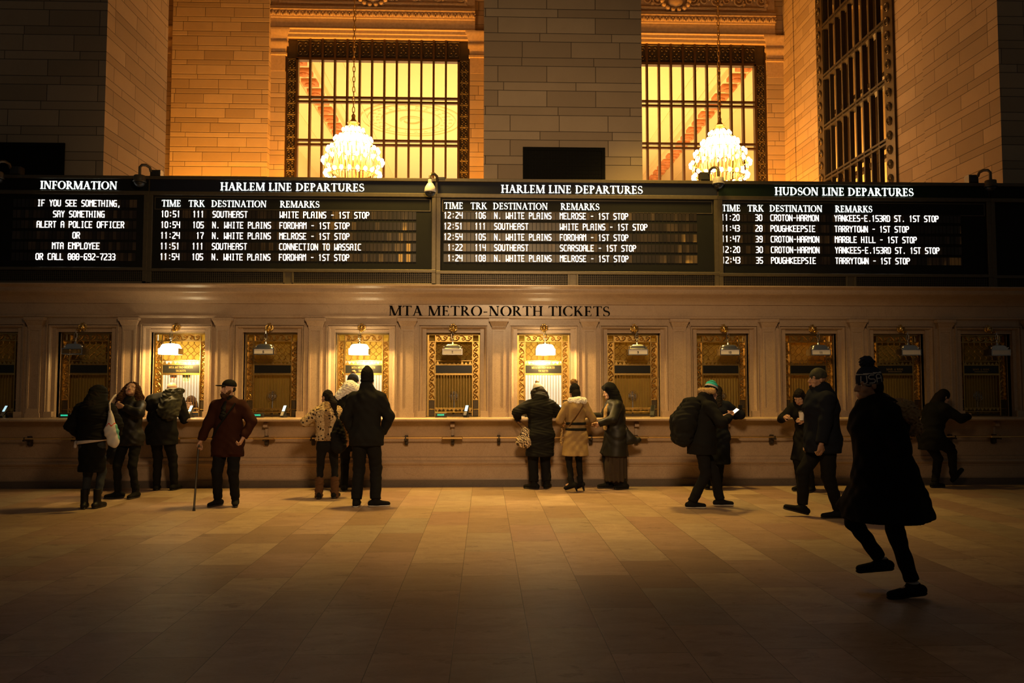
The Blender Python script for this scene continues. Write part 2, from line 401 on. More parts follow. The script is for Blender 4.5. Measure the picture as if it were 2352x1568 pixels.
FLAP = {
 'A':['0,0 0,5 1,6 3,6 4,5 4,0','0,3 4,3'],'B':['0,0 0,6 3,6 4,5 4,4 3,3 0,3','3,3 4,2 4,1 3,0 0,0'],'C':['4,6 1,6 0,5 0,1 1,0 4,0'],
 'D':['0,0 0,6 3,6 4,5 4,1 3,0 0,0'],'E':['4,6 0,6 0,0 4,0','0,3 3,3'],'F':['4,6 0,6 0,0','0,3 3,3'],'G':['4,6 1,6 0,5 0,1 1,0 4,0 4,3 2,3'],
 'H':['0,0 0,6','4,0 4,6','0,3 4,3'],'I':['1,6 3,6','1,0 3,0','2,0 2,6'],'K':['0,0 0,6','4,6 0,3 4,0'],'L':['0,6 0,0 4,0'],
 'M':['0,0 0,6 2,4 4,6 4,0'],'N':['0,0 0,6 4,0 4,6'],'O':['1,0 0,1 0,5 1,6 3,6 4,5 4,1 3,0 1,0'],'P':['0,0 0,6 3,6 4,5 4,4 3,3 0,3'],
 'R':['0,0 0,6 3,6 4,5 4,4 3,3 0,3','2,3 4,0'],'S':['4,6 1,6 0,5 0,4 1,3 3,3 4,2 4,1 3,0 0,0'],'T':['0,6 4,6','2,6 2,0'],
 'U':['0,6 0,1 1,0 3,0 4,1 4,6'],'V':['0,6 2,0 4,6'],'W':['0,6 0,0 2,2 4,0 4,6'],'Y':['0,6 2,3 4,6','2,3 2,0'],
 '0':['1,0 0,1 0,5 1,6 3,6 4,5 4,1 3,0 1,0'],'1':['1,5 2,6 2,0'],'2':['0,6 3,6 4,5 4,4 0,1 0,0 4,0'],'3':['0,6 3,6 4,5 4,4 3,3 1,3','3,3 4,2 4,1 3,0 0,0'],
 '4':['0,6 0,3 4,3','4,6 4,0'],'5':['4,6 0,6 0,3 3,3 4,2 4,1 3,0 0,0'],'6':['4,6 1,6 0,5 0,1 1,0 3,0 4,1 4,2 3,3 0,3'],'7':['0,6 4,6 4,5 2,2 2,0'],
 '8':['1,0 0,1 0,5 1,6 3,6 4,5 4,1 3,0 1,0','0,3 4,3'],'9':['0,0 3,0 4,1 4,5 3,6 1,6 0,5 0,4 1,3 4,3'],
 ':':['2,1 2,1.6','2,4.2 2,4.8'],'.':['2,0 2,.6'],',':['2,.6 1.4,-1'],'-':['.6,3 3.4,3']}
def flap_text(mb, s, x, z, h, pitch, y0, y1, th=.165):
    w = pitch*.66
    for i, c in enumerate(s):
        for pl in FLAP.get(c, []):
            pts = [tuple(map(float, q.split(','))) for q in pl.split()]
            q = [(x+i*pitch+px/4*w, z+py/6*h) for px, py in pts]
            for k in range(len(q)-1):
                (ax,az),(bx,bz) = q[k], q[k+1]; L = math.hypot(bx-ax,bz-az) or 1; e = h*th*.35
                dx, dz = (bx-ax)/L*e, (bz-az)/L*e
                mb.prism(_stroke([(ax-dx,az-dz),(bx+dx,bz+dz)], h*th)[0], y0, y1)

# ================================================================== SETTING
YP = 13.35                      # plinth face
YF = 13.45                      # frieze / ticket wall face
PITCHW = 1.534                  # bay width
def wx(k): return -0.535 + PITCHW*(k-7)
WK = list(range(2, 14))
XL, XR = -11.5, 12.5
# floor
struct(MB().box(XL-3, XR+3, -4, 15.3, -.2, 0).build('floor', M['floor']))
# ticket wall
z_ct = 1.14
z_ot = zz(764, 13.5); z_st = zz(746, 13.47); z_fb = zz(729, YF); z_ft = zz(699, YF); z_ctop = zz(653.5, 13.2)
OW = .455                       # half opening
mb = MB()
mb.box(XL, XR, 13.47, 13.80, z_st+.0, 3.30)                      # lintel zone
edges = [XL] + [e for k in WK for e in (wx(k)-OW, wx(k)+OW)] + [XR]
for i in range(0, len(edges), 2):
    mb.box(edges[i], edges[i+1], 13.47, 13.80, z_ct, z_st)
for k in WK: mb.box(wx(k)-OW, wx(k)+OW, 13.5, 13.80, z_ot, z_st)
struct(mb.build('wall_front', M['marble']))
# frieze and cornice
c = []
c += [(13.70, z_fb-.02), (YF, z_fb-.02), (YF-.02, z_fb), (YF-.02, z_fb+.025), (YF, z_fb+.035), (YF, z_ft)]
zb = [zz(q, 13.32) for q in (697, 690, 688, 676, 674, 671.5, 664, 662, 660)]
c += [(YF-.03, zb[0]), (YF-.04, zb[1]), (YF-.055, zb[2]), (YF-.075, (zb[2]*2+zb[3])/3), (YF-.12, (zb[2]+zb[3]*2)/3), (YF-.18, zb[3]), (YF-.20, zb[4]), (YF-.215, zb[5]),
      (YF-.215, zb[6]), (YF-.235, zb[7]), (YF-.25, zb[8]), (YF-.27, z_ctop-.02), (YF-.27, z_ctop), (13.70, z_ctop)]
o = MB().extr_x(c, XL, XR).build('trim_1', M['marble'], smooth=True); struct(o)
# pilasters with capital and base, one trim each
def pilaster(x, n):
    m = MB(); zc = zz(752, 13.40); zt = z_fb-.02
    m.box(x-.185, x+.185, 13.43, 13.50, z_ct, zc)                   # backing
    m.box(x-.0755, x+.0755, 13.412, 13.44, 1.28, zc-.05)
    m.box(x-.108, x-.0749, 13.398, 13.44, 1.2, zc-.02); m.box(x+.0749, x+.108, 13.398, 13.44, 1.2, zc-.02)
    m.box(x-.0755, x+.0755, 13.398, 13.44, 1.2, 1.29); m.box(x-.0755, x+.0755, 13.398, 13.44, zc-.06, zc-.02)
    m.box(x-.122, x+.122, 13.385, 13.45, z_ct, 1.215); m.box(x-.20, x+.20, 13.42, 13.50, z_ct, 1.21)
    # capital
    h = zt-zc
    prof = [(.108,13.398,zc-.03),(.118,13.388,zc),(.118,13.388,zc+.15*h),(.128,13.378,zc+.22*h),(.150,13.36,zc+.62*h),(.165,13.345,zc+.68*h),(.165,13.345,zt)]
    vs = []; fs = []
    for w, y, z in prof: vs += [(x-w,13.46,z),(x-w,y,z),(x+w,y,z),(x+w,13.46,z)]
    for i in range(len(prof)-1):
        for k in range(3): fs.append((i*4+k,i*4+k+1,i*4+k+5,i*4+k+4))
    fs.append((0,3,2,1)); e = (len(prof)-1)*4; fs.append((e,e+1,e+2,e+3))
    m.add(vs, fs)
    struct(m.build('trim_%d' % n, M['marble'], smooth=True))
n = 2
for k in range(2, 15): pilaster(wx(k)-PITCHW/2, n); n += 1
# window surrounds
for k in WK:
    x = wx(k); m = MB()
    prof = [(-.03,13.66),(0,13.62),(0,13.545),(.012,13.535),(.036,13.49),(.048,13.488),(.050,13.51),(.060,13.51),(.062,13.465),(.085,13.432),(.106,13.428),(.108,13.452),(.117,13.452),(.119,13.408),(.131,13.408),(.133,13.48)]
    m.frame(x-OW, x+OW, z_ct, z_ot, [(a+.0, b) for a, b in prof], bottom=False)
    m.box(x-OW-.138, x-OW-.005, 13.40, 13.53, z_ct, 1.24); m.box(x+OW+.005, x+OW+.138, 13.40, 13.53, z_ct, 1.24)
    m.box(x-OW-.12, x+OW+.12, 13.452, 13.5, z_ot+.135, z_fb-.06)
    struct(m.build('trim_%d' % n, M['marble'], smooth=True)); n += 1
# counter base: a fixed marble dado
zb1 = [zz(q, 13.42) for q in (985, 1003, 1050, 1056, 1069, 1072)]
prof = [(13.80,0),(YP,0),(YP,zz(1101.5,YP)),(13.40,zz(1101.0,YP)+.004),(13.42,zz(1099,13.42)),(13.42,zb1[5]),(13.405,zb1[5]+.006),(13.405,zb1[4]),(13.385,zb1[4]+.018),(13.372,(zb1[4]+zb1[3])/2),
        (13.385,zb1[3]-.018),(13.405,zb1[3]),(13.405,zb1[2]),(13.43,zb1[2]+.012),(13.43,zb1[1]-.02),(13.40,zb1[1]),(13.385,zb1[1]+.02),(13.385,zb1[0]-.02),(13.375,zb1[0]),(13.36,zb1[0]+.03),(13.30,1.07),(13.28,1.085),(13.80,1.085)]
o = MB().extr_x(prof, XL, XR).build('wall_counter', M['marble'], smooth=True); struct(o)
o = MB().box(XL, XR, YP-.012, YP+.05, 0, zz(1101.5,YP)).build('baseboard_front', M['plinth']); struct(o)

# booths behind the windows
YB = 15.1
struct(MB().box(XL, XR, 13.6, 24.3, 3.05, 3.3).build('ceiling_booth', M['booth_white']))
struct(MB().box(XL, XR, YB, YB+.1, 0, 3.05).build('wall_booth', M['booth_white']))
m = MB()
for k in range(2, 15): m.box(wx(k)-PITCHW/2-.03, wx(k)-PITCHW/2+.03, 13.80, YB, 0, 3.05)
struct(m.build('wall_booth_partition', M['booth_white']))

# ---- upper hall
def pier(name, x0, x1, y0, y1, z1=15.2): struct(MB().box(x0, x1, y0, y1, 3.3, z1).build(name, M['ashlar']))
XPL, XC0, XC1, XRW = -6.69, -0.03, 2.815, 9.41
YR = 24.4
pier('wall_pier_left', -13.5, XPL, 14.0, 16.65)
pier('wall_pier_center', XC0, XC1, 14.0, 16.6)
pier('wall_pier_right', XRW, 15.5, 14.0, 16.5)
# right wall beyond the pier, with a tall window opening
ya, yb_ = 17.75, 21.95; zwb, zwt = 4.6, 15.0
m = MB()
m.box(XRW+.07, 9.9, 16.4, ya, 3.3, 15.2); m.box(XRW+.03, 9.9, yb_, 24.9, 3.3, 15.2); m.box(XRW+.07, 9.9, ya, yb_, 3.3, zwb); m.box(XRW+.07, 9.9, ya, yb_, zwt, 15.2)
m.box(XRW+.0, XRW+.4, 23.55, 24.4, 3.3, 15.2)
struct(m.build('wall_right', M['ashlar']))
# rear wall: pilasters and lintel around two great windows
W1 = (-6.21, -0.47); W2 = (3.17, 8.90); zh = zz(87, YR, 860)
m = MB()
m.box(-9.55, -6.63, YR-.30, YR+.25, 3.3, zz(0,YR-.3,500)+.6)          # left pilaster
m.box(-6.63, W1[0]+.02, YR-.03, YR+.25, 3.3, zh+.2)
m.box(W1[1]-.02, W2[0]+.02, YR-.03, YR+.25, 3.3, zh+.2)
m.box(W2[1]-.02, XRW+.2, YR-.03, YR+.25, 3.3, zh+.2)
m.box(-0.03, W2[0]-.35, YR-.30, YR+.25, 3.3, 14.3)
m.box(-13.6, -9.55, YR-.03, YR+.25, zh, 15.2); m.box(-14.5, -9.95, YR-.03, YR+.25, 3.3, zh+.2)
m.box(-9.95, -9.55, YR-.03, YR+.25, 3.3, zh+.2)
for w in (W1, W2): m.box(w[0]-.05, w[1]+.05, YR-.03, YR+.25, zh, 15.2); m.box(w[0]-.05, w[1]+.05, YR-.03, YR+.25, 3.3, 4.4)
m.box(XRW-.5, XRW+.3, YR-.03, YR+.25, zh, 15.2); m.box(-6.7,-6.1, YR-.03, YR+.25, zh, 15.2); m.box(-.5,3.2,YR-.03,YR+.25,zh,15.2)
struct(m.build('wall_rear', M['ashlar']))
struct(MB().box(-14, 10.5, 14.0, YR+.2, 15.2, 15.5).build('ceiling_passage', M['booth_dark']))
struct(MB().box(-14.6, -14.4, 14.0, YR+.2, 3.3, 15.2).build('wall_left', M['ashlar']))
# entablature over the windows: architrave, leaf band, carved frieze panel
def zr(q): return zz(q, YR-.1, 860)
def entab(name, x0, x1):
    p = [(YR+.05,zr(87)),(YR-.10,zr(87)),(YR-.10,zr(80)),(YR-.13,zr(78)),(YR-.13,zr(71)),(YR-.17,zr(69)),(YR-.17,zr(67.5)),(YR-.14,zr(67)),(YR-.14,zr(45)),(YR-.16,zr(44)),(YR-.16,zr(43)),
         (YR-.20,zr(29)),(YR-.24,zr(28)),(YR-.24,zr(26)),(YR-.22,zr(25)),(YR-.22,zr(20)),(YR-.12,zr(19)),(YR-.12,zr(-30)),(YR+.05,zr(-30))]
    m = MB().extr_x(p, x0, x1)
    struct(m.build(name, M['carved'], smooth=True))
    m = MB(); nl = int((x1-x0)/.2)
    for i in range(nl):                                                # leaf band
        xc = x0+(i+.5)*(x1-x0)/nl; za, zb_ = zr(42), zr(30); hh = zb_-za
        for s in (-1,0,1):
            m.sphere((xc+s*.055, YR-.20-(.02 if s==0 else 0), za+hh*(.52 if s==0 else .42)), .045, 6, 5, hh*.5/.045*(1 if s==0 else .75), .8, .7)
        m.sphere((xc+.1, YR-.2, za+hh*.2), .03, 6, 4, 1, .8, .7); m.sphere((xc+.1, YR-.2, za+hh*.8), .028, 6, 4)
    # frieze panel frame and scroll relief
    m.frame(x0+.35, x1-.35, zr(5), zr(-26), [(0,YR-.13),(.02,YR-.17),(.07,YR-.17),(.1,YR-.12)])
    cxm = (x0+x1)/2
    for s in (-1, 1):
        for j in range(7):
            cx0 = cxm+s*(.55+j*.36); r0 = .17; pts = []
            for q in range(22):
                a = q*.42*(1 if j%2 else -1); r = r0*(1-q/25); pts.append((cx0+s*r*math.cos(a), YR-.15-.02*(q/22), zr(-9)+r*math.sin(a)))
            m.tube(pts, [.035*(1-q/30) for q in range(22)], 5)
            m.sphere((cx0+s*.18, YR-.15, zr(-9)+.12*(1 if j%2 else -1)), .06, 6, 4)
    for q in range(14):
        a = q*2*math.pi/14; m.sphere((cxm+.42*math.cos(a), YR-.17, zr(-6)+.28*math.sin(a)), .085, 7, 5)
    m.sphere((cxm, YR-.15, zr(-6)), .25, 10, 6, .8, 1, .4)
    return struct(m.build(name.replace('trim', 'trim_carving') if False else 'trim_%d' % (int(name.split('_')[1])+20), M['carved'], smooth=True))
entab('trim_40', -6.66, XC0-.3); entab('trim_41', XC1+.0, XRW-.28)
# capitals beside the windows
def capital(x0, x1, n, right=True, left=True):
    zt, zb_ = zr(69), zr(128); H = zt-zb_
    prof = [(0,0,-.6),(0,0,0),(.035,.035,.02),(.035,.035,.10),(.0,.0,.12),(.02,.02,.38),(.06,.06,.44),(.06,.06,.56),(.04,.04,.6),(.10,.09,.85),(.14,.13,.92),(.14,.13,1.0)]
    vs = []; fs = []; y = YR-.04
    for dx, dy, tt in prof:
        xa = x0-(dx if left else 0); xb = x1+(dx if right else 0); z = zb_+H*tt
        vs += [(xa,YR+.1,z),(xa,y-dy,z),(xb,y-dy,z),(xb,YR+.1,z)]
    for i in range(len(prof)-1):
        for k in range(3): fs.append((i*4+k,i*4+k+1,i*4+k+5,i*4+k+4))
    e = (len(prof)-1)*4; fs += [(0,3,2,1),(e,e+1,e+2,e+3)]
    struct(MB().add(vs, fs).build('trim_%d' % n, M['carved'], smooth=True))
capital(-6.64, W1[0]+.02, 70, True, False); capital(W1[1]-.02, -.03, 71, False, True); capital(W2[1]+.0, XRW+.05, 72, False, True); capital(-9.95, -9.54, 73, False, True)

# great windows (bronze grid in an ornamental border)
def rosette_strip(m, x0, x1, z0, z1, y, cell, horiz, r0):
    nC = max(1, round(((x1-x0) if horiz else (z1-z0))/cell))
    for i in range(nC):
        if horiz: cx = x0+(i+.5)*(x1-x0)/nC; cz = (z0+z1)/2; hx = (x1-x0)/nC/2; hz = (z1-z0)/2
        else: cx = (x0+x1)/2; cz = z0+(i+.5)*(z1-z0)/nC; hx = (x1-x0)/2; hz = (z1-z0)/nC/2
        a = hx*.92; b = hz*.92
        for (ax,az,bx,bz) in ((-a,-b,a,-b),(a,-b,a,b),(a,b,-a,b),(-a,b,-a,-b)):
            m.tube([(cx+ax,y,cz+az),(cx+bx,y,cz+bz)], r0, 4)
        for sx in (-1,1):
            for sz in (-1,1):
                pts = []
                for q in range(13):
                    an = q*.5; r = min(hx,hz)*.42*(1-q/16)
                    pts.append((cx+sx*(hx*.42+r*math.cos(an)*.9), y-.01, cz+sz*(hz*.42+r*math.sin(an))))
                m.tube(pts, r0*.8, 4)
        m.sphere((cx,y-.015,cz), r0*2.2, 6, 4)
def great_window(name, x0, x1):
    yg = YR+.10; zb_ = 4.4
    bw = .385                                                   # border width
    zt = zh
    ztb = zz(135, YR, 860)                                      # underside of the top band
    root = MB()
    # plain bronze backing frame around border
    root.box(x0, x0+.06, yg-.06, yg+.1, zb_, zt); root.box(x1-.06, x1, yg-.06, yg+.1, zb_, zt); root.box(x0, x1, yg-.06, yg+.1, zt-.06, zt)
    root.box(x0+bw-.05, x0+bw+.02, yg-.08, yg+.1, zb_, ztb); root.box(x1-bw-.02, x1-bw+.05, yg-.08, yg+.1, zb_, ztb)
    root.box(x0+bw-.05, x1-bw+.05, yg-.08, yg+.1, ztb-.05, ztb+.03)
    r = struct(root.build(name, M['window_iron']))
    m = MB()
    rosette_strip(m, x0+.06, x0+bw-.05, zb_, ztb, yg-.03, .36, False, .016)
    rosette_strip(m, x1-bw+.05, x1-.06, zb_, ztb, yg-.03, .36, False, .016)
    rosette_strip(m, x0+bw-.05, x1-bw+.05, ztb+.03, zt-.06, yg-.03, .382, True, .018)
    m.box(x0+.05, x0+bw-.04, yg+.0, yg+.04, zb_, ztb); m.box(x1-bw+.04, x1-.05, yg, yg+.04, zb_, ztb); m.box(x0+.05, x1-.05, yg, yg+.04, ztb, zt-.05)
    m.build('ornament_border', M['dark_bronze'], r, smooth=True)
    m = MB(); xa, xb = x0+bw, x1-bw; nP = 13
    for i in range(1, nP):
        xm = xa+(xb-xa)*i/nP; m.box(xm-.030, xm+.030, yg-.10, yg+.06, zb_, zt-.02 if True else ztb)
    for (qa, qb) in ((220.7, 225.6), (230.6, 235.6), (319.0, 324.0), (329.0, 334.0)):
        m.box(xa, xb, yg-.06, yg+.05, zz(qb, YR, 860), zz(qa, YR, 860))
    for q in (417, 431): m.box(xa, xb, yg-.06, yg+.05, zz(q, YR, 860)-.03, zz(q, YR, 860)+.03)
    m.build('mullions', M['window_iron'], r)
    MB().box(xa, xb, yg+.01, yg+.014, zb_, ztb).build('glass', M['pane'], r)
great_window('window_1', *W1); great_window('window_2', *W2)
# side window in the right wall
r = MB(); xg = XRW+.16
r.box(XRW+.02, XRW+.3, ya, ya+.42, zwb, zwt); r.box(XRW+.02, XRW+.3, yb_-.42, yb_, zwb, zwt)
r = struct(r.build('window_3', M['dark_bronze']))
m = MB(); nP = 9; y0_, y1_ = ya+.42, yb_-.42
for i in range(0, nP+1):
    ym = y0_+(y1_-y0_)*i/nP; m.box(XRW+.04, XRW+.15, ym-.03, ym+.03, zwb, zwt)
zc = 6.05
while zc < zwt:
    m.box(XRW+.02, XRW+.2, y0_, y1_, zc-.05, zc); m.box(XRW+.02, XRW+.2, y0_, y1_, zc-.15, zc-.10); zc += 1.43
m.build('mullions', M['black_iron'], r)
m = MB()
for s in (ya+.05, yb_-.37): 
    z = zwb
    while z < zwt-.3:
        for sg in (-1,1):
            pts = [(XRW+.0, s+.16+sg*.02+.10*(1-q/14)*math.cos(q*.5), z+.17+.13*(1-q/14)*math.sin(q*.5)*sg) for q in range(12)]
            m.tube(pts, .016, 4)
        z += .34
m.build('ornament_border', M['dark_bronze'], r, smooth=True)
MB().box(xg, xg+.004, y0_, y1_, zwb, zwt).build('glass', M['pane'], r)
# room beyond the side window: second row of fins and a lit far wall
m = MB()
for i in range(0, 12): ym = 17.4+i*.55; m.box(10.5, 10.56, ym-.05, ym+.05, 3.3, 15)
for z in (5.4, 7.6, 9.8): m.box(10.48, 10.64, 17, 23.4, z, z+.12)
struct(m.build('trim_80', M['black_iron']))
struct(MB().box(13.5, 13.7, 15, 32, 3.3, 15.2).build('wall_side_room', M['plaster']))
struct(MB().box(9.9, 13.6, 24.9, 25.1, 3.3, 15.2).build('wall_side_room_end', M['plaster']))
point('side_room_lamp', (12.2, 23.2, 7.6), 420, AMBER, .3)

# waiting room behind the great windows: ceiling, beams, far wall
ZC = 13.9
struct(MB().box(-14, 16, YR+.25, 50, ZC, ZC+.2).build('ceiling_waiting_room', M['plaster']))
struct(MB().box(-14, 16, 49.5, 49.8, 3.0, ZC).build('wall_waiting_room', M['plaster']))
struct(MB().box(-9.9, -9.7, YR+.25, 50, 3.0, ZC).build('wall_waiting_left', M['plaster']))
struct(MB().box(13.0, 13.2, YR+.25, 50, 3.0, ZC).build('wall_waiting_right', M['plaster']))
nb = 50
for bx_ in (-6.9, 9.7):
    m = MB(); sg = 1 if bx_ > 0 else -1
    m.box(bx_-.35, bx_+.35, YR+.4, 49.5, ZC-.28, ZC)
    m.box(bx_-.62, bx_-.58, YR+.4, 49.5, ZC-.06, ZC); m.box(bx_+.58, bx_+.62, YR+.4, 49.5, ZC-.06, ZC)
    m.box(bx_-1.5, bx_-1.44, YR+.4, 49.5, ZC-.05, ZC); m.box(bx_+1.44, bx_+1.5, YR+.4, 49.5, ZC-.05, ZC)
    struct(m.build('trim_%d' % nb, M['plaster'])); nb += 1
    m = MB(); y = 26.5
    while y < 48:
        m.bbox(bx_-.30, bx_+.30, y, y+.55, ZC-.42, ZC-.27, .04); m.sphere((bx_, y+.27, ZC-.43), .2, 8, 5, .5); y += 1.05
    struct(m.build('trim_%d' % nb, M['ornament'])); nb += 1
m = MB()
for rr, tk in ((2.3,.05),(2.0,.03),(1.35,.05),(.45,.10)):
    m.tube([(-3.4+rr*math.cos(a*math.pi/24), 36.3+rr*math.sin(a*math.pi/24), ZC-.02) for a in range(49)], tk, 5)
for a in range(24):
    an = a*math.pi/12
    for rr in (1.55,1.8): m.sphere((-3.4+rr*math.cos(an+rr), 36.3+rr*math.sin(an+rr), ZC-.01), .09, 6, 4, .5)
struct(m.build('trim_60', M['plaster'], smooth=True))
m = MB()
for y in (27.2, 28.0): m.box(-13, 15, y, y+.35, ZC-.12, ZC)
struct(m.build('trim_63', M['plaster']))
M['far_window'] = emit('far_window_daylight', (.86,.90,1.0), 1.2)
nw = 4
for i in range(3):
    x0 = -4.0+i*1.75; m = MB(); zt_ = zz(352, 49.4, 1000)
    pts = [(x0,6.0),(x0+1.35,6.0),(x0+1.35,zt_)] + [(x0+.675+.675*math.cos(a*math.pi/8), zt_+.5*math.sin(a*math.pi/8)) for a in range(1,8)] + [(x0,zt_)]
    m.prism(pts, 49.40, 49.46); o = struct(m.build('window_%d' % nw, M['far_window'])); nw += 1
    m = MB()
    for q in (.33,.66): m.box(x0+1.35*q-.03, x0+1.35*q+.03, 49.33, 49.42, 6, zt_+.45)
    for z in (zt_-.1, zt_-1.6): m.box(x0, x0+1.35, 49.33, 49.42, z-.03, z+.03)
    m.build('glazing_bars', M['plaster'], o)
area('waiting_room_uplight', (-2.5, 37, 6.6), (-2.5, 37.2, 20), 3300, (1.0,.60,.25), 14, 18)
area('waiting_room_uplight_right', (8.0, 34, 6.6), (8.0, 34.2, 20), 1500, (1.0,.60,.22), 6, 14)
# ================================================================== TICKET WINDOWS
YG = 13.66
def lx(px): return xx(px, YG) - wx(7)
def lz(py): return zz(py, YG)
def spiral(m, cx, cz, r, a0, turns, sgn, y, rad, n=16):
    pts = []; rr = []
    for q in range(n):
        u = q/(n-1); a = a0+sgn*turns*2*math.pi*u; k = r*(1-.86*u)
        pts.append((cx+k*math.cos(a), y, cz+k*math.sin(a))); rr.append(rad*(1-.35*u))
    m.tube(pts, rr, 4)
def scroll_column(x0, x1, z0, z1):
    m = MB(); w = x1-x0; c = (x0+x1)/2; n = max(1, round((z1-z0)/(w*1.0))); st = (z1-z0)/n
    m.box(x0, x1, .012, .02, z0, z1)
    for i in range(n):
        cz = z0+(i+.5)*st; s = 1 if i % 2 else -1
        spiral(m, c+s*w*.10, cz, w*.36, math.pi*.5*s, 1.35, s, -.004, .0075)
        m.tube([(c-s*w*.44,-.002,cz-st*.45),(c-s*w*.30,-.008,cz),(c+s*w*.05,-.006,cz+st*.42),(c+s*w*.42,-.002,cz+st*.52)], [.004,.009,.008,.004], 4)
        m.sphere((c+s*w*.10,-.006,cz), .012, 6, 4)
    return m
def scroll_row(x0, x1, z0, z1):
    m = MB(); h = z1-z0; c = (z0+z1)/2; n = round((x1-x0)/(h*1.05)); st = (x1-x0)/n
    m.box(x0, x1, .012, .02, z0, z1)
    for i in range(n):
        cx = x0+(i+.5)*st; s = 1 if i % 2 else -1
        spiral(m, cx, c+s*h*.08, h*.36, -math.pi*.5*s, 1.35, s, -.004, .0075)
        m.tube([(cx-st*.5,-.002,c-s*h*.40),(cx-st*.1,-.008,c-s*h*.42),(cx+st*.3,-.006,c-s*h*.1),(cx+st*.5,-.002,c+s*h*.4)], [.004,.009,.008,.004], 4)
    return m
def lattice_mb(x0, x1, z0, z1):
    m = MB(); cw = (x1-x0)/6; ch = (z1-z0)/2.6
    for i in range(-1, 8):
        for s in (0, 1):
            pts = []
            for q in range(15):
                z = z0+(z1-z0)*q/14; x = x0+i*cw+(1 if s else -1)*cw*.5*math.sin(math.pi*(z-z0)/ch+.4)+cw*.5
                if x0-.002 <= x <= x1+.002: pts.append((x, -.002 if s else .004, z))
                else:
                    if len(pts) > 1: m.tube(pts, .0045, 4)
                    pts = []
            if len(pts) > 1: m.tube(pts, .0045, 4)
    return m
def cresting(x0, x1, z0, z1, up=True):
    m = MB(); n = 9; st = (x1-x0)/n
    for i in range(n):
        c = x0+(i+.5)*st; h = z1-z0; big = (i % 2 == 0)
        k = 1 if big else .65
        if up: m.prism([(c-st*.42,z0),(c+st*.42,z0),(c+st*.25,z0+h*.5*k),(c,z0+h*k),(c-st*.25,z0+h*.5*k)], -.004, .008)
        else: m.prism([(c-st*.42,z1),(c+st*.42,z1),(c+st*.25,z1-h*.5*k),(c,z1-h*k),(c-st*.25,z1-h*.5*k)], -.004, .008)
    return m
GX = dict(o0=lx(980.5), o1=lx(1103.5), l0=lx(985.5), l1=lx(998.5), r0=lx(1086.5), r1=lx(1099), c0=lx(1000.5), c1=lx(1084.5))
def frame_mb():
    m = MB(); g = GX
    T, B = lz(765.5), z_ct+.006
    m.box(g['o0'], g['l0'], -.03, .04, B, T); m.box(g['r1'], g['o1'], -.03, .04, B, T); m.box(g['o0'], g['o1'], -.03, .04, lz(769.5), T)
    m.bbox(g['l1'], g['c0']+.004, -.02, .03, B, lz(770), .003); m.bbox(g['c1']-.004, g['r0'], -.02, .03, B, lz(770), .003)
    m.bbox(g['l0'], g['r1'], -.016, .03, lz(785.2), lz(783), .003)
    for a, b in ((829.2, 827), (838.8, 836.4), (861.3, 856.5), (938.5, 936.5), (947, 945)): m.bbox(g['c0'], g['c1'], -.018, .03, lz(a), lz(b), .003)
    for a, b in ((g['l0'], g['l1']), (g['r0'], g['r1'])):
        m.bbox(a, b, -.016, .03, lz(918.8), lz(917), .003); m.bbox(a, b, -.016, .03, lz(940.5), lz(938.8), .003)
    return m
P_FRAME = P_SL = None
MESH = {}
def shared(key, maker, name, mat, parent, smooth=False):
    if key in MESH:
        o = bpy.data.objects.new(name, MESH[key]); COL.objects.link(o); o.parent = parent; return o
    o = maker().build(name, mat, parent, smooth); MESH[key] = o.data; return o
def bars_mb():
    m = MB(); a, b = GX['c0'], GX['c1']
    for i in range(1, 13):
        x = a+(b-a)*i/13; m.tube([(x,0,lz(937)),(x,0,lz(861))], .0048, 6)
    return m
def plates_mb():
    m = MB()
    for a, b in ((GX['l0'],GX['l1']),(GX['r0'],GX['r1'])): m.bbox(a, b, -.005, .02, z_ct+.006, lz(940.5), .004); m.bbox(a, b, -.005, .02, lz(938.8), lz(918.8), .004)
    m.box(GX['c0'], GX['c1'], .0, .02, z_ct+.006, lz(951.5))
    return m
LIT = (4, 6, 8)
M['lattice_fair'] = M['bronze']
WLAB = {2: 'dark bronze ticket window cut off by the left edge of the photo', 3: 'dim ticket window behind the person in a bulky black jacket with white belt',
 4: 'bright ticket window with paper notices and a clerk behind its bars', 5: 'closed ticket window with blind and fan, right of the man in a red coat',
 6: 'bright ticket window in front of the tall man in a black beanie', 7: 'closed ticket window under the unlit lamp numbered 7, nobody in front',
 8: 'bright ticket window in front of the shopper with a zebra print bag', 9: 'closed yellow ticket window with fan behind the hooded woman in long skirt',
 10: 'closed olive ticket window behind the backpacker in a teal beanie', 11: 'orange glowing lattice ticket window behind the person holding a paper cup',
 12: 'dark MAIL & RIDE ticket window behind the large striding figure', 13: 'dark MAIL & RIDE ticket window at the far right end of the counter'}
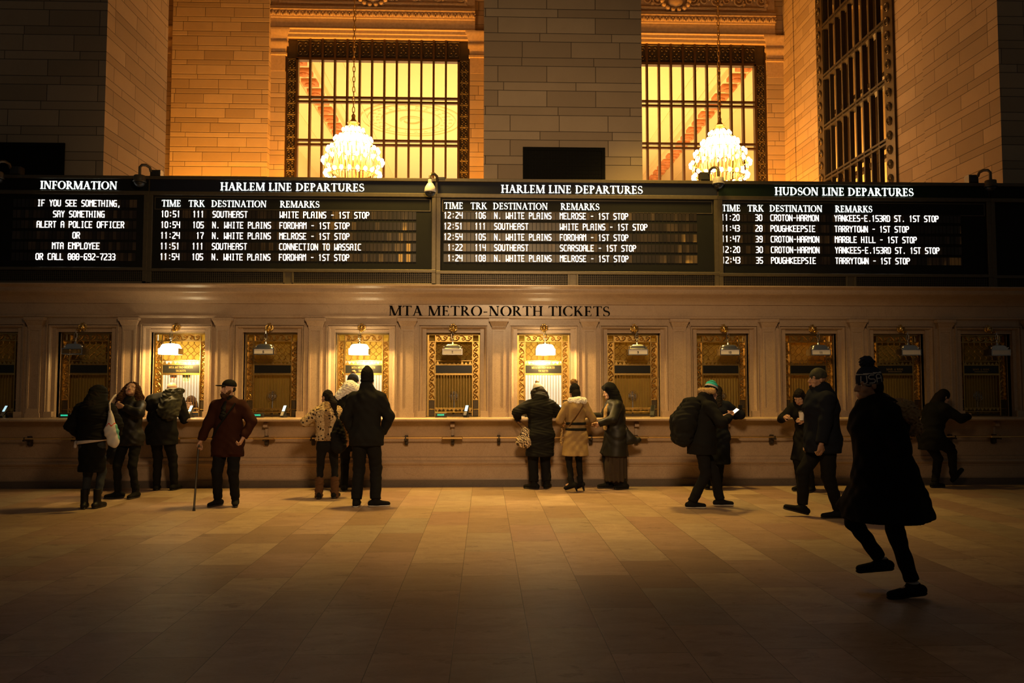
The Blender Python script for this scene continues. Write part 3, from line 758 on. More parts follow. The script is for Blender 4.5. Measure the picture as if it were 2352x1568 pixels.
for k in WK:
    lit = k in LIT
    w = thing('ticket_window', WLAB[k], 'ticket window', (wx(k), YG, 0), 0, 'bronze ticket windows along the marble counter')
    shared('fr', frame_mb, 'frame', M['bronze'], w)
    shared('sl', lambda: scroll_column(GX['l0'], GX['l1'], lz(917), lz(785)), 'scroll_border', M['bronze'], w, True)
    shared('sr', lambda: scroll_column(GX['r0'], GX['r1'], lz(917), lz(785)), 'scroll_border', M['bronze'], w, True)
    shared('st', lambda: scroll_row(GX['c0'], GX['c1'], lz(783), lz(770)), 'scroll_border', M['bronze'], w, True)
    shared('la', lambda: lattice_mb(GX['c0'], GX['c1'], lz(827), lz(785)), 'lattice', M['bronze'], w, True)
    shared('cu', lambda: cresting(GX['c0'], GX['c1'], lz(836.5), lz(829)), 'cresting', M['bronze'], w)
    shared('cd', lambda: cresting(GX['c0'], GX['c1'], lz(945), lz(938.5), False), 'cresting', M['bronze'], w)
    shared('ba', bars_mb, 'grille', M['bronze'], w, True)
    shared('pl', plates_mb, 'base_plate', M['dark_bronze'], w)
    sg = shared('sg', lambda: MB().bbox(GX['c0']+.004, GX['c1']-.004, -.01, .02, lz(856.5), lz(838.8), .002), 'sign_plate', M['sign_black'], w)
    if lit:
        m = MB(); hh = .036; ww = .40
        serif_text(m, 'MTA METRO-NORTH', -ww/2, lz(846.2), hh, -.0125, -.0095, ww)
        serif_text(m, 'TICKETS', -.085, lz(854.2), hh, -.0125, -.0095, .17); m.build('sign_lettering', M['letter_gold'], sg)
    elif k in (12, 13):
        m = MB(); serif_text(m, 'MAIL & RIDE', -.15, lz(850), .038, -.0125, -.0095, .30); m.box(-.12, .12, -.0125, -.0095, lz(853.6), lz(852.4)); m.build('sign_lettering', M['letter_gold'], sg)
    if not lit:
        MB().box(-OW, OW, .17, .175, 1.09, lz(848)).build('blind', M['blind'], w)
        MB().box(-OW, OW, .16, .164, lz(848), z_ot).build('frosted_panel', M['blind'], w)
    else:
        MB().box(-OW, OW, .16, .164, lz(829), z_ot).build('frosted_panel', M['blind'], w)
BOOTH = {2: (1.2, GOLD), 3: (1.0, GOLD), 4: (75, (1,.90,.66)), 5: (10, GOLD), 6: (75, (1,.90,.66)), 7: (8, GOLD), 8: (110, (1,.92,.70)), 9: (16, GOLD), 10: (9, GOLD), 11: (11, AMBER), 12: (.6, GOLD), 13: (.4, GOLD)}
for k, (W, cl) in BOOTH.items():
    point('booth_lamp', (wx(k)+.1, 14.35, 2.75), W, cl, .12)

# lamps over the windows
LY = -.20                     # lamp hangs this far in front of the surround (13.40)
def lamp_parts(k, lit):
    zt = lambda q: zz(q, 13.2)
    LL = {3: 'unlit glass lantern lamp left of the bulky black jacket, glinting bulb inside', 4: 'glowing lamp over the window with a clerk behind bars', 5: 'unlit chrome lamp over the closed window right of the red coat man',
      6: 'glowing lamp above the tall man in a black beanie', 7: 'unlit chrome lamp with white box numbered 7', 8: 'glowing lamp above the zebra print bag shopper',
      9: 'unlit grey lamp above the hooded woman in long skirt', 10: 'unlit grey lamp above the backpacker in a teal beanie', 11: 'unlit grey lamp in front of the orange glowing lattice',
      12: 'unlit grey lamp over the first dark MAIL & RIDE window', 13: 'unlit bluish lamp over the far right MAIL & RIDE window'}
    w = thing('ticket_lamp', LL[k], 'lamp', (wx(k), 13.44, 0), 0, 'hanging lamps over the ticket windows')
    def br():
        m = MB(); c = zz(752, 13.40)
        m.sphere((0,-.03,c), .045, 10, 6, 1.2, .9, .8); m.sphere((0,-.07,c-.02), .026, 8, 5)
        for a in range(9):
            an = a*2*math.pi/9; m.sphere((.05*math.cos(an),-.015,c+.055*math.sin(an)), .02, 6, 4)
        for s in (-1,1): m.tube([(s*.02,-.02,c+.03),(s*.055,-.035,c+.02),(s*.06,-.03,c-.03),(s*.03,-.04,c-.055)], [.012,.013,.011,.006], 5)
        m.tube([(0,-.05,c-.03),(0,-.12,c-.075),(0,-.19,c-.06),(0,-.235,c-.075)], [.022,.018,.014,.010], 6)
        m.sphere((0,-.12,c-.07), .024, 7, 5)
        return m
    shared('lbr', br, 'bracket', M['bronze'], w, True)
    def ln():
        m = MB(); a, b = zt(766.5), zt(777.5); y = -.24
        m.tube([(-.02,y,b),(.02,y,b),(.02,y,a),(-.02,y,a),(-.02,y,b)], .006, 5)
        m.tube([(0,y,a-.004),(0,y,zz(752,13.4)-.075)], .006, 5)
        m.tube([(0,y,b),(0,y,zt(785))], .008, 6); m.sphere((0,y,zt(781)), .014, 7, 5); m.lathe([(.008,0),(.022,-.012),(.03,-.04),(.05,-.055)], 10, (0,y,zt(785)))
        return m
    shared('lln', ln, 'hanger', M['chrome'], w, True)
    y = -.24; hw = .165; hd = .11; z0, z1, z2 = zt(815), zt(801), zt(790)
    def dome():
        m = MB(); prof = [(1.0,z1),(.93,z1+.012),(.90,z1+.025),(.86,z1+.04),(.80,z1+.055),(.70,z1+.07),(.55,z2-.006),(.2,z2+.002)]
        vs = []; fs = []; N = 24
        for s, z in prof:
            for q in range(N):
                a = 2*math.pi*q/N; ca, sa = math.cos(a), math.sin(a); p = .35
                vs.append((math.copysign(abs(ca)**p, ca)*hw*.96*s, y+math.copysign(abs(sa)**p, sa)*hd*.96*s, z))
        for i in range(len(prof)-1):
            for q in range(N): fs.append((i*N+q, i*N+(q+1)%N, (i+1)*N+(q+1)%N, (i+1)*N+q))
        fs.append(tuple(range((len(prof)-1)*N, len(prof)*N))); m.add(vs, fs)
        if not lit:
            for s in (-1,1): m.sphere((s*hw*.86,y-hd*.7,z1+.03), .014, 6, 4)
        return m
    shared('dome%d' % lit, dome, 'lamp_shade', M['lamp_glow'] if lit else M['chrome'], w, True)
    def boxf():
        m = MB(); t = .005 if lit else .012
        for s in (-1,1): m.box(s*hw-(t if s>0 else 0), s*hw+(t if s<0 else 0), y-hd, y+hd, z0, z1)
        for (a, b) in ((z0,z0+t),(z1-t,z1)):
            m.box(-hw, hw, y-hd, y-hd+t, a, b); m.box(-hw, hw, y+hd-t, y+hd, a, b)
        return m
    shared('lbf%d' % lit, boxf, 'lantern_frame', M['chrome'], w)
    gm = M['lamp_glow'] if lit else (M['pane'] if k == 3 else M['white_plastic'])
    def gb():
        m = MB(); m.box(-hw+.008, hw-.008, y-hd+.004, y+hd-.004, z0+.006, z1-.006); return m
    gbx = shared('lgb%d%d' % (lit, k == 3), gb, 'lamp_glass', gm, w)
    if k == 3:
        for s in (-.05, .03, .08): MB().tube([(s,y,z0+.02),(s,y,z1-.02)], .008, 6).build('bulb', M['bronze'], w)
    if k in (5, 7, 9, 10, 11):
        mm = MB(); st = str(k); flap_text(mm, st, -.012*len(st), z0+.030, .03, .026, y-hd-.0, y-hd+.006, .2); mm.build('number', M['letter_black'], gbx)
    if lit: spot('ticket_lamp_light', (wx(k), 13.44+y-.0, z0-.04), (wx(k), 13.51, 1.77), 85, (1.0,.62,.20), 178, .15, .07)
for k in range(3, 14): lamp_parts(k, k in LIT)

# ================================================================== FACADE LETTERING, COUNTER TOP, RAIL
a = at(893, 726.5, YF); b = at(1402, 726.5, YF)
sg = thing('wall_lettering', 'black serif capitals reading MTA METRO-NORTH TICKETS on the marble frieze', 'lettering', ((a[0]+b[0])/2, YF, zz(725.6, YF)))
serif_words('MTA METRO-NORTH TICKETS', -(b[0]-a[0])/2, 0, zz(702.3, YF)-zz(725.6, YF), -.012, .001, b[0]-a[0], 1.12, 'word', M['letter_black'], sg)
ct = thing('countertop', 'long tan marble ledge running below all the ticket windows', 'counter', (0, 13.3, 1.085))
m = MB()
prof = [(-.22+.012,0),(-.225,.006),(-.232,.02),(-.232,.032),(-.222,.05),(-.21,.055),(.33,.055),(.33,0)]
m.extr_x(prof, XL, XR); m.build('slab', M['marble'], ct, smooth=True)
for k in WK:
    m = MB(); x = wx(k); m.extr_x([(.06,-.02),(-.02,-.03),(-.05,-.06),(-.05,-.10),(.06,-.12)], x-.035, x+.035)
    m.build('corbel', M['marble'], ct)
    MB().box(x-.02, x+.02, .04, .09, -.27, -.10).build('corbel_strip', M['marble'], ct)
ra = thing('handrail', 'brass rail with flat trays and dark brackets along the marble counter', 'rail', (0, 13.2, zz(1005, 13.2)))
MB().tube([(XL,0,0),(XR,0,0)], .0125, 8).build('rail', M['brass'], ra, smooth=True)
for k in WK:
    MB().bbox(wx(k)-.17, wx(k)+.17, -.04, .10, -.018, .016, .008).build('tray', M['brass'], ra)
for k in range(2*2, 2*14):
    x = wx(k/2); m = MB(); m.bbox(x-.022, x+.022, -.02, .215, -.045, -.018, .006); m.bbox(x-.026, x+.026, .12, .215, -.11, .03, .006)
    m.tube([(x,0,-.02),(x,.0,.02)], .016, 6); m.extr_x([(.12,-.11),(.215,-.11),(.215,-.13),(.17,-.135)], x-.022, x+.022)
    m.build('rail_bracket', M['black_iron'], ra)

# ================================================================== DEPARTURE BOARDS
YBD = 13.36
PIT = 8.95/ (FPX/YBD)*1.002
def fl():
    t = NT('flap_cells'); o = t.xyz(t.obj()); cell = t.m('FLOOR', t.m('DIVIDE', o[0], PIT)); row = t.n('ShaderNodeObjectInfo').outputs['Random']
    w = t.white(cell, row, 1.0); pz = t.noise(t.obj(), .9, 2)
    c = t.ramp(t.m('MULTIPLY', t.m('ADD', w, .25), t.m('MULTIPLY', pz, 1.35)), [(0,(.007,.006,.005)), (.55,(.020,.014,.010)), (.80,(.06,.042,.028)), (.95,(.11,.075,.04)), (1,(.40,.26,.10))])  # glow of the flaps put into the colour as random cell tones
    return t.done(c, .35)
M['flaps'] = fl()
def board(x0, x1, label, hdr, hmat, cols, rows, mid, rowz, cells, info=False):
    """x0,x1: photo columns of the frame edges"""
    xa, xb = xx(x0, YBD, 520), xx(x1, YBD, 520); xm = (x0+x1)/2
    Z = lambda q: at(xm, q + (xm-1176)*.0085, YBD)[1]      # photo row measured at the middle of the photo
    w = thing('departure_board', label, 'sign board', ((xa+xb)/2, YBD, z_ctop))
    cx0 = (xa+xb)/2; zo = z_ctop
    L = lambda x: x-cx0
    m = MB(); a, b = L(xa), L(xb)
    T, Bm = Z(411.5), z_ctop-zo+zo
    m.box(a, b, .03, .36, z_ctop-zo, T-zo)                                     # case
    for s in (a, b-.075): m.bbox(s, s+.075, -.02, .03, 0, Z(446)-zo, .006)
    m.bbox(a, b, -.03, .05, Z(419)-zo, T-zo, .006); m.bbox(a, b, -.025, .03, Z(455)-zo, Z(446)-zo, .006)
    m.bbox(a, b, -.025, .03, Z(629)-zo, Z(622)-zo, .005); m.bbox(a, b, -.02, .03, 0, Z(653.5)-zo, .004)
    if mid: 
        c = L(xx(mid, YBD)); m.bbox(c-.09, c-.055, -.02, .03, 0, Z(628)-zo, .005); m.bbox(c+.055, c+.09, -.02, .03, 0, Z(628)-zo, .005); m.box(c-.06, c+.06, .0, .03, 0, Z(628)-zo)
    m.build('frame', M['board_metal'], w)
    hp = MB().box(a+.02, b-.02, .0, .035, Z(446)-zo, Z(419)-zo).build('header_panel', hmat, w)
    if hdr:
        s, p0, p1 = hdr; m = MB(); q0 = xx(p0, YBD); q1 = xx(p1, YBD); serif_words(s, L(q0), Z(442.6)-zo, Z(424.8)-Z(442.6), -.008, .001, q1-q0, 1.2, 'header_word', M['letter_white'], hp)
    MB().box(a+.07, b-.07, .012, .035, Z(622)-zo, Z(455)-zo).build('display_panel', M['board_black'], w)
    if cols:
        m = MB(); m.frame(a+.11, b-.11, Z(485.5)-zo, Z(460)-zo, [(0,.012),(.0,.004),(.012,.004),(.014,.012)]); cp = m.build('column_frame', M['board_metal'], w)
        for s, p0, p1 in cols:
            m = MB(); q0 = xx(p0, YBD); q1 = xx(p1, YBD); serif_text(m, s, L(q0), Z(480.3)-zo, Z(465.6)-Z(480.3), .001, .009, q1-q0, 1.1)
            m.build('column_heading', M['letter_white'], cp)
    for i, (zr_, items) in enumerate(rows):
        zc = Z(zr_)-zo; c0 = xx(cells[0], YBD); c1 = xx(cells[1], YBD); N = int((c1-c0)/PIT)
        m = MB()
        for j in range(N):
            x = L(c0)+j*PIT; 
            m.box(x+PIT*.06, x+PIT*.94, .004, .013, zc-.066, zc+.066)
        r = m.build('flap_row', M['flaps'], w, loc=(0,0,0))
        for nm_, (s, p0) in zip(('time_text','track_text','destination_text','remarks_text') if len(items) > 1 else ('message_text',), items):
            m = MB(); j = round((xx(p0, YBD)-c0)/PIT)
            i = 0
            for wd in s.split(' '):
                if wd: m = MB(); flap_text(m, wd, L(c0)+(j+i)*PIT+PIT*.17, zc-.050, .100, PIT, -.004, .005, .125); m.build(nm_, M['flap_white'], r)
                i += len(wd)+1
    m = MB()
    segs = [(a+.075, b-.075)] if not mid else [(a+.075, L(xx(mid, YBD))-.09), (L(xx(mid, YBD))+.09, b-.075)]
    for s0, s1 in segs:
        m2 = MB(); z0, z1 = Z(653.5)-zo, Z(629)-zo; nx = int((s1-s0)/.032)
        for i in range(nx+1): x = s0+(s1-s0)*i/nx; m2.box(x-.003, x+.003, .005, .011, z0, z1)
        for i in range(7): z = z0+(z1-z0)*i/6; m2.box(s0, s1, .004, .010, z-.003, z+.003)
        m2.build('wire_mesh', M['board_metal'], w)
        MB().box(s0, s1, .022, .035, z0, z1).build('mesh_backing', M['board_black'], w)
    return w
board(-62, 340, 'black INFORMATION board with police officer message at the left end', ('INFORMATION', 78.7, 258.5), M['board_black'], None,
      [(q, [(s, p)]) for q, s, p in ((475,'IF YOU SEE SOMETHING,',70.5),(500,'SAY SOMETHING',105),(524,'ALERT A POLICE OFFICER',69),(548.7,'OR',156),(573,'MTA EMPLOYEE',110.5),(598,'OR CALL 888-692-7233',74.5))],
      None, None, (16, 306), True)
def deprow(z, tm, tk, ds, rm, X): return (z, [(tm, X[0]), (tk, X[1]-8.95*len(tk)), (ds, X[2]), (rm, X[3])])
X2 = (360.5, 458.5, 475.5, 636); X3 = (1017, 1113.5, 1130, 1288); X4 = (1661.5, 1755.5, 1772, 1924.5)
H2 = [('TIME',361.5,407),('TRK',424,462.3),('DESTINATION',477,606),('REMARKS',636.5,729)]
H3 = [('TIME',1018,1063.3),('TRK',1079.6,1118.6),('DESTINATION',1132,1260),('REMARKS',1289,1379.8)]
H4 = [('TIME',1664,1707.8),('TRK',1723.7,1761.5),('DESTINATION',1774.8,1898),('REMARKS',1927,2014)]
RZ = [495, 519.6, 544, 568.3, 592.6]
board(340, 1002, 'HARLEM LINE DEPARTURES board listing a connection to WASSAIC', ('HARLEM LINE DEPARTURES', 497.5, 833), M['board_blue'], H2,
      [deprow(z+2.5, *r, X2) for z, r in zip(RZ, (('10:51','111','SOUTHEAST','WHITE PLAINS - 1ST STOP'),('10:54','105','N. WHITE PLAINS','FORDHAM - 1ST STOP'),('11:24','17','N. WHITE PLAINS','MELROSE - 1ST STOP'),('11:51','111','SOUTHEAST','CONNECTION TO WASSAIC'),('11:54','105','N. WHITE PLAINS','FORDHAM - 1ST STOP')))],
      659, None, (360, 962))
board(1002, 1650, 'HARLEM LINE DEPARTURES board listing SCARSDALE as first stop', ('HARLEM LINE DEPARTURES', 1150.5, 1480.8), M['board_blue'], H3,
      [deprow(z, *r, X3) for z, r in zip(RZ, (('12:24','106','N. WHITE PLAINS','MELROSE - 1ST STOP'),('12:51','111','SOUTHEAST','WHITE PLAINS - 1ST STOP'),('12:54','105','N. WHITE PLAINS','FORDHAM - 1ST STOP'),(': 1:22'[1:],'114','SOUTHEAST','SCARSDALE - 1ST STOP'),(' 1:24','108','N. WHITE PLAINS','MELROSE - 1ST STOP')))],
      1317, None, (1017, 1608))
board(1650, 2276, 'HUDSON LINE DEPARTURES board with dark green header', ('HUDSON LINE DEPARTURES', 1787, 2110.5), M['board_green'], H4,
      [deprow(z-.4, *r, X4) for z, r in zip(RZ, (('11:20','30','CROTON-HARMON','YANKEES-E.153RD ST. 1ST STOP'),('11:43','28','POUGHKEEPSIE','TARRYTOWN - 1ST STOP'),('11:47','39','CROTON-HARMON','MARBLE HILL - 1ST STOP'),('12:20','30','CROTON-HARMON','YANKEES-E.153RD ST. 1ST STOP'),('12:43','35','POUGHKEEPSIE','TARRYTOWN - 1ST STOP')))],
      1960, None, (1661, 2225))
board(2276, 2660, 'blank black board at the far right end of the board row', None, M['board_black'], None, [], None, None, (0, 0))

# security cameras on the boards
def cctv(px, py, dx, kind, label):
    x, z = at(px, py, 13.15)
    w = thing('security_camera', label, 'camera', (x, 13.15, z), 0, 'security cameras on the board tops')
    body = M['white_plastic'] if kind == 'white' else M['grey_plastic'] if kind == 'silver' else M['board_metal']
    s = 1.0
    MB().lathe([(.035,.13),(.036,.07),(.05,.06),(.085,.0),(.098,-.07),(.09,-.085)] if kind == 'white' else [(.03,.06),(.085,.05),(.092,.04),(.095,-.04),(.105,-.05),(.1,-.06)], 18, (0,0,0)).build('housing', body, w, smooth=True)
    MB().lathe([(.088,-.06),(.082,-.09),(.06,-.12),(.03,-.135),(.003,-.14)], 16, (0,0,0 if kind != 'white' else -.02)).build('dome', M['black_plastic'], w, smooth='all')
    MB().tube([(0,0,.06),(0,0,.19),(dx*.02,.03,.235),(dx*.06,.08,.25),(dx*.10,.14,.225),(dx*.11,.17,.16)], .024, 8).build('arm', M['board_metal'], w, smooth=True)
    m = MB(); m.bbox(dx*.17-.085, dx*.17+.085, .17, .32, z_board_top-z-.0, .20, .02); m.build('mount_box', M['black_plastic'], w)
z_board_top = zz(411.5, YBD, 1176)
cctv(321, 410, 1, 'dark', 'dark dome camera on gooseneck between INFORMATION and first HARLEM board')
cctv(988, 430, 1, 'white', 'white dome camera between the two HARLEM LINE boards')
cctv(1650, 415, -1, 'silver', 'silver dome camera in front of the right chandelier')
cctv(2275, 421, -1, 'dark', 'dark dome camera right of the HUDSON LINE board')
cctv(-6, 402, 1, 'dark', 'camera mount cut off by the left edge above INFORMATION')

# black grilles on the piers
def grille(x0, x1, y0, y1, label):
    a, zt = at(x0, y0, 13.97); b, _ = at(x1, y0, 13.97); zb_ = zt-1.35
    w = thing('pier_grille', label, 'grille', ((a+b)/2, 14.0, zb_)); h = (b-a)/2
    m = MB(); m.frame(-h+.06, h-.06, .06, zt-zb_-.06, [(0,-.005),(0,-.03),(.06,-.03),(.06,0)]); m.build('frame', M['black_cover'], w)
    MB().box(-h+.06, h-.06, -.012, 0, .06, zt-zb_-.06).build('panel', M['black_cover'], w)
    m = MB()
    for i in range(1, 24): x = -h+.06+(2*h-.12)*i/24; m.box(x-.003, x+.003, -.018, -.012, .06, zt-zb_-.06)
    for i in range(1, 18): z = .06+(zt-zb_-.12)*i/18; m.box(-h+.06, h-.06, -.018, -.012, z-.003, z+.003)
    m.build('wire_mesh', M['mesh_black'], w)
grille(1201, 1390, 337, 410, 'black square grille on the central stone pier')
grille(-45, 148, 326, 405, 'black square grille on the left stone pier')

# ================================================================== CHANDELIERS
def chandelier(px, py, label):
    Y = 20.5; x, z = at(px, py, Y); k = Y/FPX                          # metres per photo pixel at that distance
    w = thing('chandelier', label, 'chandelier', (x, Y, z), 0, 'great bulb covered chandeliers')
    R = 70*k; H = 62*k
    def ch():
        m = MB(); zt = 15.2-z; q = 82*k; i = 0
        while q < zt:
            t = MB(); hh = .085
            pts = [(.032*math.cos(a)*(1 if i%2 else 0), .032*math.cos(a)*(0 if i%2 else 1), q+.07+hh*math.sin(a)) for a in [j*math.pi/6 for j in range(13)]]
            m.tube(pts, .011, 5); q += .135; i += 1
        return m
    c = ch().build('chain', M['bronze'], w, smooth=True)
    MB().lathe([(.012,92*k),(.03,90*k),(.055,86*k),(.045,82*k),(.05,78*k),(.10,72*k),(.16,69*k)], 14).build('canopy', M['bronze'], w, smooth=True)
    # ribbed basket
    def prof(u):                                                        # u 0 top .. 1 bottom
        a = u*math.pi*.86
        return R*(math.sin(a*.62+.12) if a*.62+.12 < math.pi/2 else 1.0)*(1 if u < .8 else 1-.28*((u-.8)/.2)**2), 68*k-(128*k)*u
    m = MB()
    for i in range(20):
        an = i*2*math.pi/20; m.tube([(prof(u/10)[0]*.93*math.cos(an), prof(u/10)[0]*.93*math.sin(an), prof(u/10)[1]) for u in range(11)], .011, 4)
    for u in (.22, .45, .68, .95): r, zz_ = prof(u); m.tube([(r*.93*math.cos(a*math.pi/16), r*.93*math.sin(a*math.pi/16), zz_) for a in range(33)], .014, 4)
    m.build('basket', M['brass'], w, smooth=True)
    b0 = MB().sphere((0,0,0), 1.0, 10, 7, 1.25).build('bulb', M['bulb'], w, smooth='all'); b0.scale = (.05,)*3
    first = True
    for u, n in ((.13,10),(.30,16),(.50,20),(.70,22),(.93,22)):
        r, zz_ = prof(u)
        for i in range(n):
            an = (i+.5*(u*10 % 2))*2*math.pi/n
            q = b0 if first else b0.copy()
            if not first: COL.objects.link(q)
            first = False
            q.location = (r*1.02*math.cos(an), r*1.02*math.sin(an), zz_); q.scale = (.048,)*3 if u > .2 else (.044,)*3
    # crystal strands inside
    m = MB()
    for i in range(30):
        an = i*2*math.pi/30; r, _ = prof(.6); m.tube([(r*.72*math.cos(an), r*.72*math.sin(an), 10*k), (r*.66*math.cos(an), r*.66*math.sin(an), -50*k)], .02, 4)
    m.build('crystal_strands', M['brass'], w)
    MB().lathe([(R*.12,60*k),(R*.42,40*k),(R*.58,15*k),(R*.5,5*k)], 20).build('inner_bowl', M['bulb'], w, smooth=True)
    point('chandelier_light', (x, Y, z-.1), 560, (1.0,.36,.03), .75)
chandelier(811, 350, 'blazing chandelier in front of the left great window')
chandelier(1654, 356, 'blazing chandelier in front of the right great window')
# ================================================================== PEOPLE: implicit shapes meshed by surface nets
def V(*a): return np.array(a, float)
def nrm(v): n = np.linalg.norm(v); return v/n if n > 1e-9 else v
class Sdf:
    """list of soft-united round cones and ellipsoids; cut = planes; dig = removed spheres"""
    def __init__(s, k=.03): s.p = []; s.k = k; s.cuts = []; s.digs = []; s.noise = None
    def rc(s, a, b, r1, r2, flat=None, k=None, ca=False, cb=False):
        """flat = (axis, factor): thickness along axis multiplied by factor; ca/cb cut the round ends flat"""
        s.p.append(('rc', np.array(a,float), np.array(b,float), r1, r2, flat, s.k if k is None else k, ca, cb)); return s
    def el(s, c, r, rot=None, k=None):
        s.p.append(('el', np.array(c,float), np.array(r,float), np.eye(3) if rot is None else rot, s.k if k is None else k)); return s
    def cut(s, p, n): s.cuts.append((np.array(p,float), nrm(np.array(n,float)))); return s      # keeps the side n points away from
    def dig(s, c, r, k=.008): s.digs.append((np.array(c,float), r, k)); return s
    def mesh(s, vox):
        lo = np.full(3, 9e9); hi = -lo; bb = []
        for q in s.p:
            if q[0] == 'rc':
                r = max(q[3], q[4])*(max(1.0, q[5][1]) if q[5] else 1)
                a = np.minimum(q[1], q[2])-r; b = np.maximum(q[1], q[2])+r; k = q[6]
            else: r = max(q[2]); a = q[1]-r; b = q[1]+r; k = q[4]
            m = k+3*vox+.02; bb.append((a-m, b+m)); lo = np.minimum(lo, a); hi = np.maximum(hi, b)
        lo -= 4*vox+.03; hi += 4*vox+.03
        n = np.ceil((hi-lo)/vox).astype(int)+1
        D = np.full(n, .5, np.float32)
        ax = [lo[i]+np.arange(n[i])*vox for i in range(3)]
        for q, (a, b) in zip(s.p, bb):
            i0 = np.maximum(((a-lo)/vox).astype(int), 0); i1 = np.minimum(((b-lo)/vox).astype(int)+1, n)
            X, Y, Z = np.meshgrid(*[ax[i][i0[i]:i1[i]] for i in range(3)], indexing='ij')
            P = np.stack([X, Y, Z], -1).astype(np.float32)
            if q[0] == 'rc':
                _, A, B, r1, r2, flat, k, ca, cb = q
                if flat is not None:
                    fx, ff = flat; fx = nrm(np.array(fx,float)).astype(np.float32)
                    mid = A+(B-A)*.5
                    c = ((P-mid.astype(np.float32))@fx)[...,None]; P2 = P+fx*c*(1/ff-1)
                else: P2 = P
                BA = (B-A).astype(np.float32); L2 = max(float(BA@BA), 1e-9)
                tt = ((P2-A.astype(np.float32))@BA)/L2; t = np.clip(tt, 0, 1)
                d = np.linalg.norm(P2-A.astype(np.float32)-t[...,None]*BA, axis=-1)-(r1+(r2-r1)*t)
                if flat is not None: d = d*min(1.0, (1+flat[1])/2)
                L = math.sqrt(L2)
                if ca: d = np.maximum(d, -tt*L)
                if cb: d = np.maximum(d, (tt-1)*L)
            else:
                _, c, r, R, k = q
                Q = (P-c.astype(np.float32))@R.astype(np.float32)
                u = np.linalg.norm(Q/r.astype(np.float32), axis=-1)
                u2 = np.linalg.norm(Q/(r*r).astype(np.float32), axis=-1)
                d = u*(u-1)/np.maximum(u2, 1e-6)
            S = D[i0[0]:i1[0], i0[1]:i1[1], i0[2]:i1[2]]
            if k > 1e-6:
                h = np.clip(.5+.5*(S-d)/k, 0, 1); r = S*(1-h)+d*h-k*h*(1-h)
            else: r = np.minimum(S, d)
            D[i0[0]:i1[0], i0[1]:i1[1], i0[2]:i1[2]] = r
        need = s.noise or s.cuts or s.digs
        if need:
            X, Y, Z = np.meshgrid(*ax, indexing='ij')
            if s.noise: D = D+s.noise(X, Y, Z).astype(np.float32)
            for p, nn in s.cuts: D = np.maximum(D, ((X-p[0])*nn[0]+(Y-p[1])*nn[1]+(Z-p[2])*nn[2]).astype(np.float32))
            for c, r, k in s.digs:
                d = r-np.sqrt((X-c[0])**2+(Y-c[1])**2+(Z-c[2])**2); h = np.clip(.5-.5*(D-d)/k, 0, 1)
                D = (D*(1-h)+d*h+k*h*(1-h)).astype(np.float32)
        D[0], D[-1], D[:,0], D[:,-1], D[:,:,0], D[:,:,-1] = (.5,)*6
        return surface_net(D, lo, vox)
def surface_net(D, lo, vox):
    ins = D < 0
    cnt = np.zeros(np.array(D.shape)-1, np.int8); sl = [slice(0,-1), slice(1,None)]
    for i in (0,1):
        for j in (0,1):
            for k in (0,1): cnt += ins[sl[i], sl[j], sl[k]]
    act = (cnt > 0) & (cnt < 8); idx = np.argwhere(act)
    ids = np.full(act.shape, -1, np.int64); ids[act] = np.arange(len(idx))
    pos = np.zeros((len(idx),3)); w = np.zeros(len(idx))
    corners = [(i,j,k) for i in (0,1) for j in (0,1) for k in (0,1)]
    val = {c: D[idx[:,0]+c[0], idx[:,1]+c[1], idx[:,2]+c[2]].astype(float) for c in corners}
    for a in corners:
        for d in range(3):
            if a[d]: continue
            b = list(a); b[d] = 1; b = tuple(b); va, vb = val[a], val[b]; cr = (va < 0) != (vb < 0)
            t = np.where(cr, va/np.where(cr, va-vb, 1), 0); p = np.array(a, float)[None].repeat(len(idx),0); p[:,d] = t
            pos += p*cr[:,None]; w += cr
    pos = lo+(idx+pos/np.maximum(w,1)[:,None])*vox
    faces = []
    for d in range(3):
        sA = [slice(None)]*3; sB = [slice(None)]*3; sA[d] = slice(0,-1); sB[d] = slice(1,None)
        a = ins[tuple(sA)]; b = ins[tuple(sB)]; cr = np.argwhere(a != b)
        if not len(cr): continue
        flip = a[cr[:,0], cr[:,1], cr[:,2]]
        e1, e2 = [(1,2),(2,0),(0,1)][d]
        ok = (cr[:,e1] > 0) & (cr[:,e2] > 0) & (cr[:,e1] < act.shape[e1]) & (cr[:,e2] < act.shape[e2]); cr = cr[ok]; flip = flip[ok]
        o1 = np.zeros(3,int); o1[e1] = 1; o2 = np.zeros(3,int); o2[e2] = 1
        q = np.stack([ids[tuple((cr-o).T)] for o in (o1+o2, o2, 0*o1, o1)], -1)
        q[~flip] = q[~flip][:, ::-1]; faces.append(q)
    F = np.concatenate(faces) if faces else np.zeros((0,4),int)
    return pos, F[(F >= 0).all(1)]
def sdf_obj(s, name, mat, parent=None, vox=.011, paint=None):
    """paint(pos array) -> material index per face centre, mats list"""
    v, f = s.mesh(vox)
    me = bpy.data.meshes.new(name)
    me.vertices.add(len(v)); me.vertices.foreach_set('co', v.astype(np.float32).ravel())
    me.loops.add(len(f)*4); me.loops.foreach_set('vertex_index', f.astype(np.int32).ravel())
    me.polygons.add(len(f)); me.polygons.foreach_set('loop_start', np.arange(0, len(f)*4, 4, dtype=np.int32))
    me.polygons.foreach_set('use_smooth', np.ones(len(f), bool))
    for m in (mat if isinstance(mat, (list, tuple)) else [mat]): me.materials.append(m)
    if paint is not None and len(f): me.polygons.foreach_set('material_index', paint(v[f].mean(1)).astype(np.int32))
    me.update(calc_edges=True); me.validate()
    o = bpy.data.objects.new(name, me); COL.objects.link(o)
    if parent is not None: o.parent = parent
    return o
